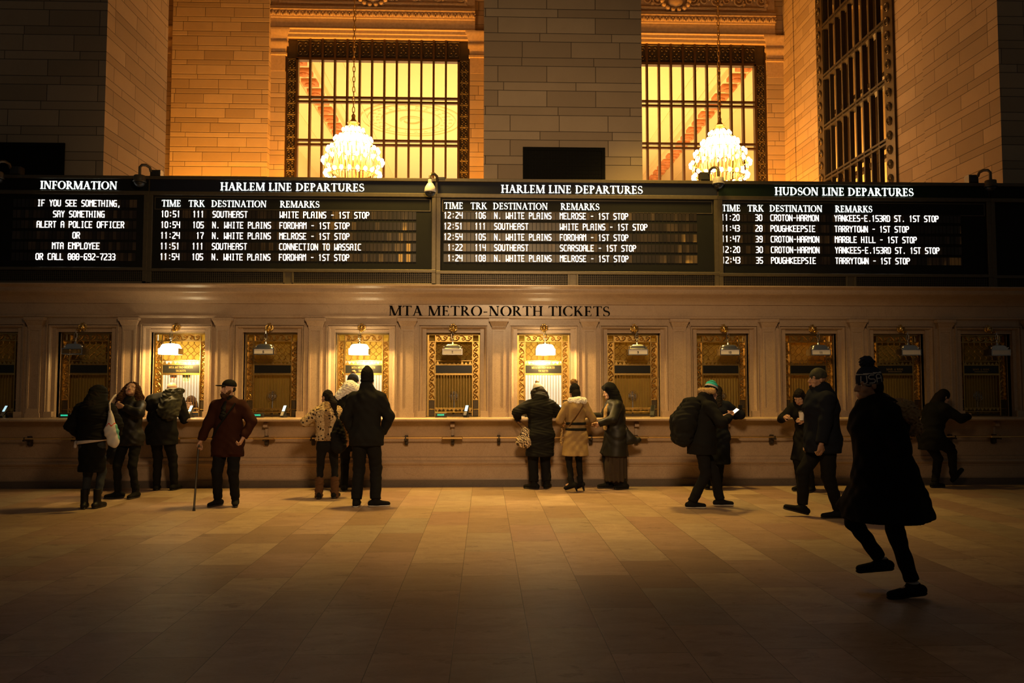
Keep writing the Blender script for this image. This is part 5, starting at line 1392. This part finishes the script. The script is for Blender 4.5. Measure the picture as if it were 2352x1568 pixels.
for i in (0,1):
    a, so = r.shoe(i, boot=.0); o = wear(p, a, 'boot', M['black_cloth'], .008); sdf_obj(so, 'sole', M['black_plastic'], o, .007)
    b = Sdf(.01); e = r.an[i]+(r.kn[i]-r.an[i])*.60; b.rc(r.an[i]-V(0,0,.04), e, .058, .066, cb=True); b.noise = wrinkle(.006, 2); sdf_obj(b, 'boot_shaft', M['brown_boot'], o, .009)
b = Sdf(.03); q = V(.16,-.17,.95); b.rc(q+V(0,0,.18), q, .05, .10, (V(0,1,0),.55)); b.rc(q, q-V(-.01,0,.16), .10, .115, (V(0,1,0),.55)); b.noise = wrinkle(.006, 1.6, 2)
o = sdf_obj(b, 'shoulder_bag', M['black_cloth'], None, .010); o.location = p.location; o.rotation_euler = p.rotation_euler; tag(o, 'black bag slung on the back of the woman in spotted fur', 'bag')
strap('strap', [q+V(0,0,.2), V(.14,-.15,1.22), V(.13,-.03,1.325), V(.14,.06,1.26)], .010, 'black_cloth', o)

# --- tall man in black, seen from behind
r = Rig(1.83, head=(0,2,0), ankles=[(-.125,-.02,.085),(.135,.0,.085)], toes=[(-.02,1,0),(1.5,.35,0)], wrists=[(-.20,.12,.98),(.20,.13,.99)], elbows=[(-1,-.5,0),(1.3,-.4,0)])
p = place('tall man in a black jacket and beanie seen from behind, white soled boots', 843, 11.2, -3, r); P7 = p
c = r.coat(hem=.80, thick=1.18); c.rc(r.N-V(0,.06,.06), r.N+V(0,-.03,.085), .115, .098); wear(p, c, 'jacket', M['soft_black']); wear(p, r.trousers(1.16, .10, flare=.008), 'trousers', M['black_cloth']); shoes(p, r, 'black_cloth', 'white_rubber', 'boot', boot=.10)
b = r.beanie(-.03, .05); b.rc(r.h(0,-.02,.12), r.h(0,-.02,.175), .05, .03); b.noise = wrinkle(.002, 4); wear(p, b, 'beanie', M['black_cloth'], .008)

# --- shopper with white fur hood, hidden behind the tall man
r = Rig(1.84, fem=True, head=(0,-25,0), lean=9, hip=(0,-.05,0), wrists=[(-.24,.26,1.17),(.24,.26,1.17)], elbows=[(-1,-.4,-.4),(1,-.4,-.4)])
p = place('person with a fluffy white hood and pompom hat, half hidden by the tall man', 808, 12.85, 0, r)
wear(p, r.coat(hem=.6, thick=1.15), 'coat', M['black_cloth']); wear(p, r.trousers(), 'trousers', M['black_cloth']); shoes(p, r)
wear(p, r.hair_cap(1.08), 'hair', M['black_hair'], .009); wear(p, r.beanie(), 'hat', M['navy_knit'], .009); pom(p, r, .035, 'pom_brown', .17)
b = Sdf(.03); b.rc(r.N+V(-.17,-.05,-.05), r.N+V(-.02,-.08,.09), .085, .10); b.rc(r.N+V(-.02,-.08,.09), r.N+V(.14,-.06,.02), .10, .085); b.noise = furry(.010, 6); wear(p, b, 'fur_hood', M['white_fleece'], .009)

# --- shopper with the zebra print bag
r = Rig(1.66, head=(22,-14,0), lean=6, hip=(0,-.03,0), ankles=[(-.10,.0,.085),(.115,.02,.085)], toes=[(-1.2,.8,0),(.6,1,0)], wrists=[(-.34,.14,1.13),(.25,.27,1.16)], elbows=[(-1,-.2,-.6),(1,-.3,-.5)])
p = place('person in a bulky black parka and knitted hat with a zebra print bag', 1240, 12.98, 8, r); P9 = p
c = r.coat(hem=.56, thick=1.30, front=.88); c.rc(r.N-V(0,.07,.07), r.N+V(0,-.05,.05), .135, .12); c.noise = puffy(.008, 0, .16); wear(p, c, 'parka', M['soft_black'])
b = Sdf(.03); b.rc(r.h(-.09,-.02,-.02), r.h(-.07,-.03,-.10), .065, .09); b.rc(r.h(.08,-.05,-.05), r.h(.07,-.05,-.12), .065, .085); b.noise = furry(.007, 9); wear(p, b, 'hood_trim', M['black_hair'], .010)
wear(p, r.trousers(1.28, .12, flare=.01), 'trousers', M['black_cloth']); shoes(p, r, boot=.08)
b = r.hair_cap(1.1); b.rc(r.h(0,-.07,-.02), r.N-V(0,.05,-.02), .085, .095); wear(p, b, 'hair', M['black_hair'], .009); b = r.beanie(.03, .02); wear(p, b, 'hat', M['grey_knit'], .008); pom(p, r, .032, 'pom_brown', .165, -.02)
b = Sdf(.01); b.rc(r.h(0,-.012,.028), r.h(0,-.012,.062), .094, .094, (r.HR@V(0,1,0),1.16), ca=True, cb=True, k=.004); wear(p, b, 'hat_band', M['black_cloth'], .008)
q = Wp(1207, 1002, 12.86); b = Sdf(.03); b.rc(q+V(.01,0,.07), q+V(-.01,0,-.06), .08, .13, (V(0,1,0),.6)); b.rc(q+V(-.10,0,-.09), q+V(.09,0,-.10), .06, .06, (V(0,1,0),.7)); b.noise = wrinkle(.005, 1.5)
o = sdf_obj(b, 'handbag', M['zebra'], None, .009); tag(o, 'brown zebra print handbag hanging from the arm of the person in the parka', 'bag')
ar = ptl(p, r.el[0]*.35+r.wr[0]*.65); strap('strap', [q+V(-.05,0,.13), ar+V(-.05,0,-.06), ar+V(-.0,0,.055), ar+V(.05,0,-.08), q+V(.05,0,.13)], .008, 'brown_boot', o)
b = Sdf(.02); q = Wp(1201, 934, 13.02); b.rc(q+V(0,0,.045), q-V(0,0,.04), .045, .055, (V(0,1,0),.6)); o = sdf_obj(b, 'purse', M['brown_boot'], None, .008); tag(o, 'small brown purse held up on the ledge beside the zebra print bag person', 'purse')
hp = ptl(p, r.wr[0]); o.location = tuple(hp+V(-.01,.03,.09)-q)

# --- woman in camel coat
r = Rig(1.60, fem=True, hip=(0,0,.05), head=(8,-10,0), ankles=[(-.075,-.02,.145),(.085,.04,.145)], toes=[(-.9,.9,0),(-.35,1,0)], wrists=[(-.17,.24,1.08),(.21,.22,1.08)], elbows=[(-.7,-.8,-.5),(.7,-.8,-.5)])
p = place('woman in a camel coat with dark belt, pompom hat and heeled boots', 1322, 12.55, 10, r); P10 = p
c = r.coat(hem=.625, thick=1.0, flare=.05, front=.86); c.rc(r.N-V(0,.075,.10), r.N-V(0,.06,.02), .105, .10); wear(p, c, 'coat', M['camel'])
for zz_, nm in ((1.075,'belt'),(.985,'belt')):
    b = Sdf(.005); b.rc(V(0,-.005,zz_-.020), V(0,-.005,zz_+.020), .160 if zz_ > 1.02 else .170, .158 if zz_ > 1.02 else .166, (V(0,1,0),.86), ca=True, cb=True); wear(p, b, nm, M['black_cloth'], .008)
strap('bag_strap', [r.C+V(-.14,-.12,-.22), r.C+V(-.08,-.165,-.12), r.C+V(0,-.18,-.01), r.C+V(.07,-.165,.09), r.N+V(.10,-.05,-.0), r.C+V(.10,.10,.05)], .010, 'brown_boot', p)
b = Sdf(.03); b.rc(r.N+V(-.10,-.045,.03), r.N+V(.01,-.10,.02), .045, .06); b.rc(r.N+V(.01,-.10,.02), r.N+V(.12,-.04,.02), .068, .055); b.noise = furry(.006, 2); wear(p, b, 'fleece_collar', M['white_fleece'], .008)
b = r.hair_cap(1.03); b.rc(r.h(0,-.06,-.03), r.N+V(0,-.035,.02), .07, .06); wear(p, b, 'hair', M['black_hair'], .008); b = r.beanie(-.035, .01); b.noise = wrinkle(.003, 4); wear(p, b, 'hat', M['black_cloth'], .008); pom(p, r, .054, 'pom_brown', .178, .0)
wear(p, r.trousers(.84, .13), 'tights', M['black_cloth'])
for i in (0,1):
    a, so = r.shoe(i, L=.25, heel=.055, boot=.09, pitch=-16); o = wear(p, a, 'boot', M['black_cloth'], .008); sdf_obj(so, 'heel', M['black_cloth'], o, .006)
b = Sdf(.02); b.rc(r.N+V(-.19,.10,-.44), r.N+V(-.215,.09,-.64), .030, .040, (V(1,0,0),.5)); b.noise = wrinkle(.012, 3); wear(p, b, 'scarf_end', M['tan_scarf'], .008)

# --- hooded woman in long skirt, profile to the left
r = Rig(1.66, fem=True, lean=5, head=(-4,-16,0), ankles=[(-.09,-.10,.085),(.09,.10,.085)], toes=[(-.2,1,0),(.1,1,0)], wrists=[(-.10,.33,1.06),(.28,.34,1.17)], elbows=[(-1,-.6,-.3),(.6,-.5,-.6)])
p = place('hooded woman in a long dark coat and brown skirt with a tan scarf', 1413, 12.95, 102, r); P11 = p
c = r.coat(hem=.56, thick=1.14, flare=.03, front=.96); wear(p, c, 'coat', M['leather'])
b = Sdf(.03); R = r.HR; b.el(r.h(0,-.025,.035), V(.105,.115,.128), R); b.rc(r.h(0,-.05,-.05), r.N+V(0,-.03,-.02), .11, .125); b.dig(r.h(0,.15,-.035), .098, .02); b.rc(r.h(-.07,.05,.095), r.h(.07,.05,.095), .040, .040); b.noise = wrinkle(.002, 2); wear(p, b, 'hood', M['black_cloth'], .009)
b = Sdf(.02); b.rc(r.P, V(0,0,.13), .17, .175, (V(0,1,0),1.0), cb=True); b.noise = lambda X, Y, Z: .010*np.sin(np.arctan2(Y, X)*14)*np.clip((.9-Z)/.5, 0, 1); wear(p, b, 'skirt', M['brown_skirt'])
b = Sdf(.02); b.rc(r.N+V(-.02,.07,-.01), r.C+V(-.05,.165,.0), .05, .05, (V(0,1,0),.7)); b.rc(r.C+V(-.05,.165,.0), r.P+V(-.05,.20,.10), .05, .055, (V(0,1,0),.5)); b.rc(r.N+V(-.08,.03,.0), r.N+V(.08,.03,.0), .045, .045); b.noise = wrinkle(.005, 3); wear(p, b, 'scarf', M['tan_scarf'], .009)
shoes(p, r, boot=.08); wear(p, r.trousers(.8), 'tights', M['black_cloth'])
q = Wp(1447, 1003, 12.86); b = Sdf(.03); b.rc(q+V(-.06,0,.09), q+V(.0,0,-.03), .05, .09, (V(0,1,0),.6)); b.rc(q+V(-.07,0,-.08), q+V(.14,0,-.05), .05, .045, (V(0,1,0),.7)); o = sdf_obj(b, 'handbag', M['leather'], None, .009); tag(o, 'black handbag sticking out behind the hooded woman in long skirt', 'bag')
strap('strap', [q+V(-.03,0,.13), q+V(-.10,.0,.22), q+V(-.16,0,.30)], .008, 'leather', o)

# --- backpacker in teal striped hat walking right
r = Rig(1.72, lean=12, hip=(0,.0,-.02), head=(42,-18,0), ankles=[(-.08,.27,.09),(.08,-.16,.085)], toes=[(0,1,0),(0,1,0)], wrists=[(-.13,.36,1.24),(.14,.36,1.24)], elbows=[(-.9,-.5,-.6),(.9,-.5,-.6)], curl=1.2, palm=[(.6,-.3,.8),(-.6,-.3,.8)])
p = place('backpacker in black and a teal striped hat walking right with a bright phone', 1609, 10.95, -90, r); P12 = p
c = r.coat(hem=.74, thick=1.16, front=1.0); c.rc(r.N+V(0,-.07,-.02), r.N+V(0,-.02,.07), .12, .105); wear(p, c, 'jacket', M['black_cloth']); wear(p, r.trousers(1.05, .09, flare=.01), 'trousers', M['black_cloth']); shoes(p, r, 'black_cloth', 'white_rubber')
b = r.beanie(.0, .015); hz = r.h(0,0,0); R = r.HR
def stripes(f):
    q = ((f-r.Hd)@R)[:,2]/r.k; m = np.zeros(len(f)); m[q > .05] = 1; m[q > .075] = 2; m[q > .118] = 0; m[q > .13] = 2; return m
sdf_obj(b, 'striped_hat', [M['black_cloth'], M['grey_knit'], M['teal']], p, .007, stripes)
b = r.hair_cap(1.02); wear(p, b, 'hair', M['black_hair'], .009)
b = Sdf(.01); b.rc(r.h(-.10,-.11,-.035), r.h(.10,-.11,-.035), .045, .045); b.noise = furry(.005); wear(p, b, 'collar_trim', M['fur_trim'], .009)
b = Sdf(.04); bk = r.T@V(0,-1,0); up = r.T@V(0,0,1); c0 = r.C+bk*.27-up*.12
for xq in (-.10,.10): b.rc(c0+up*.20+V(xq,0,0)-bk*.06, c0-up*.06+V(xq,0,0), .11, .16); b.rc(c0-up*.06+V(xq,0,0), c0-up*.26+V(xq,0,0)-bk*.02, .16, .13)
b.noise = wrinkle(.008, 1.4); o = sdf_obj(b, 'backpack', M['soft_black'], None, .011); o.location = p.location; o.rotation_euler = p.rotation_euler; tag(o, 'bulky black backpack on the walker in the teal striped hat', 'backpack')
for sg in (-1,1): strap('strap', [c0+up*.2+V(sg*.12,0,0)-bk*.12, r.N+V(sg*.13,-.03,.03), r.N+V(sg*.14,.10,-.10), r.C+V(sg*.15,.12,-.15), r.W+V(sg*.17,-.02,.02)], .014, 'black_cloth', o)
ph = ptl(p, (r.wr[0]+r.wr[1])*.5+V(0,.10,.06)); m = MB(); m.bbox(-.004, .004, -.075, .075, -.04, .04, .003)
o = MB().box(-.075,.075,-.04,.04,-.004,.004).build('phone', M['black_plastic']); o.location = tuple(ph); o.rotation_euler = (math.radians(20), math.radians(-38), 0); tag(o, 'bright phone held up by the backpacker in the teal hat', 'phone')
MB().box(-.07,.07,-.036,.036,.0042,.006).build('screen', emit('phone_screen', (1.0,.86,.66), 1.6), o)

# --- dark coat at the counter behind the backpacker
r = Rig(1.64, lean=8, head=(-20,-20,0), wrists=[(-.24,.30,1.17),(.25,.30,1.17)], elbows=[(-1,-.4,-.4),(1,-.4,-.4)], ankles=[(-.17,0,.085),(.02,0,.085)])
p = place('person in a long navy coat at the counter behind the backpacker', 1645, 12.8, -14, r)
c = r.coat(hem=.44, thick=1.12, flare=.03, front=.9); wear(p, c, 'coat', M['navy_cloth']); wear(p, r.trousers(), 'trousers', M['black_cloth']); shoes(p, r)
b = r.hair_cap(1.15); b.rc(r.h(0,-.06,-.02), r.N+V(0,-.07,-.06), .09, .10); b.noise = furry(.005); wear(p, b, 'hair', M['black_hair'], .009)

# --- person with a paper cup at the counter
r = Rig(1.62, lean=16, head=(10,-34,0), hip=(0,-.05,0), wrists=[(-.17,.30,1.13),(.16,.30,1.17)], elbows=[(-1,-.5,-.5),(1,-.5,-.5)], curl=1.1, palm=[(1,.3,0),(-1,.3,0)])
p = place('person in black bowed over a paper cup at the counter', 1846, 12.55, 128, r); P15 = p
c = r.coat(hem=.5, thick=1.16); wear(p, c, 'coat', M['black_cloth']); wear(p, r.trousers(), 'trousers', M['black_cloth']); shoes(p, r)
b = r.hair_cap(1.14); b.rc(r.h(-.07,-.02,0), r.h(-.09,.0,-.12), .045, .05); b.rc(r.h(.07,-.02,0), r.h(.09,.0,-.12), .045, .05); b.noise = furry(.006, 7); wear(p, b, 'hair', M['black_hair'], .009)

# --- tall man facing left in running shoes
r = Rig(1.84, lean=3, head=(6,2,0), ankles=[(-.06,-.16,.085),(.10,.24,.12)], toes=[(-.05,1,0),(.05,1,0)], wrists=[(-.25,.13,.93),(.26,.10,.90)], elbows=[(-.6,-1,0),(.6,-1,0)])
p = place('tall man in black facing left, patterned cap and black running shoes', 1887, 10.08, 90, r, skin='skin_dark'); P14 = p
c = r.coat(hem=.78, thick=1.26, front=.98); c.rc(r.N+V(0,-.08,-.02), r.N+V(0,-.04,.06), .11, .10); wear(p, c, 'jacket', M['navy_cloth']); wear(p, r.trousers(1.16, .11), 'trousers', M['black_cloth'])
for i in (0,1):
    a, so = r.shoe(i, L=.30, pitch=(0,14)[i]); o = wear(p, a, 'running_shoe', M['black_cloth'], .008); sdf_obj(so, 'sole', M['black_plastic'], o, .007)
    fl_ = Sdf(.004); q = r.an[i]+V(.048,.03,-.02); fl_.el(q, V(.008,.030,.012), rotm(0,-25)); sdf_obj(fl_, 'side_flash', M['grey_knit'], o, .005)
b = r.beanie(.01, .0); 
M['cap_print'] = M['camo'].copy(); wear(p, b, 'cap', M['camo'], .008)
b = Sdf(.02); b.el(r.h(0,.05,-.085), V(.06,.058,.05), r.HR); b.dig(r.h(0,.115,-.062), .02); b.noise = furry(.004); wear(p, b, 'beard', M['black_hair'], .008)
cpx = Wp(1841, 956, 12.2)
cu = thing('paper_cup', 'white paper cup held by the person bowed at the counter', 'cup', tuple(cpx-V(0,0,.06)))
MB().lathe([(.030,0),(.044,.125),(.046,.127),(.046,.133)], 20).build('cup', M['paper'], cu, smooth=True); MB().lathe([(.047,.128),(.047,.136),(.040,.142),(.038,.146)], 20).build('lid', M['black_plastic'], cu)

# --- large figure striding left in front
r = Rig(1.75, lean=7, hip=(0,-.03,.018), head=(0,-4,0), ankles=[(-.10,-.20,.10),(.26,-.13,.215)], toes=[(0,1,0),(0,1,0)], knees=[(-.05,1,0),(.05,1,.1)], wrists=[(-.13,.04,.95),(.13,.02,.95)], elbows=[(-.8,-1,0),(.8,-1,0)])
p = place('large dark figure in a long flared coat and USA hat striding left in front', 2014, 6.35, 90, r, skin='skin_dark'); P16 = p
c = r.coat(hem=.60, thick=1.32, flare=.10, front=1.0); c.rc(r.P+V(0,-.10,0), V(0,-.34,.64), .16, .10, k=.1); wear(p, c, 'long_coat', M['black_cloth'], .0105)
b = Sdf(.04); b.rc(r.N+V(-.17,-.04,-.01), r.N+V(-.15,-.20,-.06), .055, .075); b.rc(r.N+V(.17,-.04,-.01), r.N+V(.15,-.20,-.06), .055, .075); b.rc(r.N+V(-.10,-.19,-.04), r.N+V(.10,-.19,-.04), .09, .09); b.rc(r.N+V(0,-.20,-.07), r.N+V(0,-.31,-.17), .13, .07); b.noise = furry(.012, 3); wear(p, b, 'fur_hood', M['fur_trim'], .009)
wear(p, r.trousers(.98, .125), 'trousers', M['black_cloth'])
for i in (0,1):
    a, so = r.shoe(i, L=.295, pitch=(-6,-4)[i]); o = wear(p, a, 'running_shoe', M['black_cloth'], .008); sdf_obj(so, 'sole', M['charcoal'], o, .007)
    b = Sdf(.01); b.rc(r.an[i]+V(0,0,.0), r.an[i]+V(0,0,.035), .042, .044, ca=True, cb=True); sdf_obj(b, 'sock', M['grey_knit'], o, .008)
b = r.beanie(-.005, .02); R = r.HR
def band(f):
    q = ((f-r.Hd)@R)[:,2]/r.k; m = np.zeros(len(f)); m[np.abs(q-.008) < .005] = 1; m[np.abs(q-.096) < .005] = 1; return m
ht = sdf_obj(b, 'knit_hat', [M['navy_knit'], M['grey_knit']], p, .007, band); pom(p, r, .058, 'navy_knit', .185, -.01)
# knitted letters USA around the side of the hat
m = MB()
for j, ch in enumerate('USA'):
    for pl in FLAP[ch]:
        pts = [tuple(map(float, q.split(','))) for q in pl.split()]
        for k_ in range(len(pts)-1):
            seg = []
            for u in range(5):
                gx = pts[k_][0]+(pts[k_+1][0]-pts[k_][0])*u/4; gz = pts[k_][1]+(pts[k_+1][1]-pts[k_][1])*u/4
                an = (.55+j*.60)+gx/4*.46 ; zq = .020+gz/6*.062; tp = max(0, (zq-.055))*.30
                for sg in (-1,): seg.append(tuple(r.h(sg*(.0905-tp)*math.sin(an), -.012+(.1065-tp)*math.cos(an), zq)))
            m.tube(seg, .0048, 4)
m.build('hat_letters', M['grey_knit'], ht, smooth=True)
b = r.hair_cap(1.0); wear(p, b, 'hair', M['black_hair'], .009)

# --- dark figure leaning on the ledge at the far right
r = Rig(1.66, lean=24, hip=(0,-.12,-.04), head=(-6,-20,0), ankles=[(-.05,-.02,.085),(.02,.28,.20)], toes=[(0,1,0),(0,.9,.45)], knees=[(-.1,1,0),(.1,1,.3)], wrists=[(-.16,.42,1.17),(.20,.44,1.17)], elbows=[(-.8,-.3,-.7),(.8,-.3,-.7)])
p = place('dark figure leaning on the ledge at the far right with one foot crossed', 2148, 12.85, -78, r)
c = r.coat(hem=.66, thick=1.2, front=1.0); wear(p, c, 'jacket', M['black_cloth']); wear(p, r.trousers(1.1), 'trousers', M['black_cloth']); shoes(p, r, pitch=(0,24)); b = r.hair_cap(1.12); b.rc(r.h(0,-.06,-.03), r.N+V(0,-.06,.0), .09, .10); wear(p, b, 'hair', M['black_hair'], .009); wear(p, r.beanie(), 'hat', M['black_cloth'], .009)

# ================================================================== SMALL THINGS ON THE LEDGE AND IN THE BOOTHS
zl = 1.14
def card_reader(px, label, lit=True, Y=13.42):
    x = xx(px, Y, 945); w = thing('card_reader', label, 'card reader', (x, Y, zl), 0, 'card readers on the ledge')
    m = MB(); m.extr_x([(-.05,0),(.06,0),(.06,.02),(.03,.03),(.03,.09),(-.0,.06),(-.05,.012)], -.03, .03); m.build('stand', M['black_plastic'], w)
    b = MB(); b.extr_x([(-.062,.025),(-.05,.012),(.048,.185),(.036,.198)], -.036, .036); b.build('terminal', M['black_plastic'], w)
    s = MB(); t0 = V(0,-.058,.04); 
    def face(u0, u1, mat, nm):
        q = MB(); d = V(0,.098,.173)/1.0; n_ = nrm(V(0,-.173,.098))*.004; o0 = V(0,-.062,.025)
        a, c = o0+d*u0+n_, o0+d*u1+n_
        q.add([(-.026,a[1],a[2]),(.026,a[1],a[2]),(.026,c[1],c[2]),(-.026,c[1],c[2]),(-.026,a[1]-n_[1]*.9,a[2]-n_[2]*.9),(.026,a[1]-n_[1]*.9,a[2]-n_[2]*.9),(.026,c[1]-n_[1]*.9,c[2]-n_[2]*.9),(-.026,c[1]-n_[1]*.9,c[2]-n_[2]*.9)], [(0,1,2,3),(4,7,6,5),(0,4,5,1),(1,5,6,2),(2,6,7,3),(3,7,4,0)])
        q.build(nm, mat, w)
    face(.45, .98, M['screen'] if lit else M['board_black'], 'screen'); face(.04, .40, M['grey_plastic'] if lit else M['black_plastic'], 'keypad')
    w.rotation_euler = (0,0,math.radians(-24)); return w
card_reader(10, 'card reader with lit screen cut off at the left edge'); card_reader(437, 'card reader with lit screen right of the stooping man'); card_reader(652, 'card reader with lit screen beside the red coat man window')
card_reader(1071, 'card reader with lit screen under the lamp numbered 7'); card_reader(1284, 'card reader with lit screen between parka and camel coat'); card_reader(1499, 'dark card reader right of the hooded woman', False); card_reader(1700, 'dark card reader behind the backpacker phone', False)
def fare_display(px, label, Y=13.40):
    x = xx(px, Y, 952); w = thing('fare_display', label, 'display', (x, Y, zl), 0, 'small fare displays on the ledge')
    MB().bbox(-.095, .095, -.03, .05, 0, .075, .008).build('case', M['black_plastic'], w)
    for i in range(5):
        m = MB(); x0 = -.056+i*.023; flap_text(m, '8', x0, .030, .021, .022, -.033, -.030, .15); m.build('digit', M['led'], w)
fare_display(150, 'teal lit display left of the bulky black jacket'); fare_display(592, 'dim teal display right of the red coat man elbow'); fare_display(1013, 'teal lit display under the lamp numbered 7'); fare_display(1218, 'teal lit display beside the parka sleeve')
def fan(px, label, Y=13.95):
    x, z = at(px, 909, Y); w = thing('desk_fan', label, 'fan', (x, Y, 1.085), 0, 'desk fans inside the closed windows'); h = z-1.085
    MB().lathe([(.045,0),(.045,.015),(.012,.03),(.010,h-.02)], 12).build('stand', M['grey_plastic'], w)
    m = MB()
    for rr in (.085, .06, .035): m.tube([(rr*math.cos(a*math.pi/12), -.03, h+rr*math.sin(a*math.pi/12)) for a in range(25)], .004, 4)
    for a in range(12): m.tube([(.015*math.cos(a*math.pi/6),-.03,h+.015*math.sin(a*math.pi/6)),(.085*math.cos(a*math.pi/6),-.03,h+.085*math.sin(a*math.pi/6))], .0025, 4)
    m.build('cage', M['chrome'], w); m = MB()
    for a in range(4):
        an = a*math.pi/2; m.sphere((.042*math.cos(an), .0, h+.042*math.sin(an)), .034, 10, 5, 1.0, 1.0, .25)
    m.sphere((0,-.01,h), .018, 8, 5); m.build('blades', M['grey_plastic'], w, smooth=True)
for px, lb in ((626,'desk fan in the window right of the red coat man'),(1043,'desk fan in the window under the lamp numbered 7'),(1453,'desk fan right of the hooded woman'),(1656,'desk fan behind the backpacker phone'),(2245,'desk fan in the far right MAIL & RIDE window')): fan(px, lb, 13.755)
# notices inside the bright window
for i, (px, py, w_, h_, mt) in enumerate(((398,866,.11,.07,'paper_red'),(428,868,.13,.13,'paper_green'))):
    x, z = at(px, py, 13.72); o = MB().box(-w_/2, w_/2, 0, .004, -h_/2, h_/2).build('notice', M['paper']); o.location = (x, 13.72, z)
    tag(o, ['paper notice with red lines inside the clerk window', 'paper notice with green lines inside the clerk window'][i], 'notice', 'notices taped inside the clerk window')
    m = MB()
    for j in range(int(h_/.03)): m.box(-w_*.4, w_*.4, -.003, -.001, h_*.4-.03*j-.012, h_*.4-.03*j)
    m.build('printed_lines', M[mt], o)
# crumpled white wrappers on the rail tray at the right
b = Sdf(.02); q = Wp(2098, 992, 13.18)
for i in range(9): b.el(q+V(random.uniform(-.10,.12), random.uniform(-.03,.03), random.uniform(-.03,.03)), V(.045,.03,.03), rotm(random.uniform(0,180),random.uniform(-40,40)))
b.noise = wrinkle(.010, 3.5); o = sdf_obj(b, 'crumpled_bag', M['white_plastic'], None, .008); tag(o, 'crumpled white bag lying on the brass rail tray behind the large striding figure', 'bag')
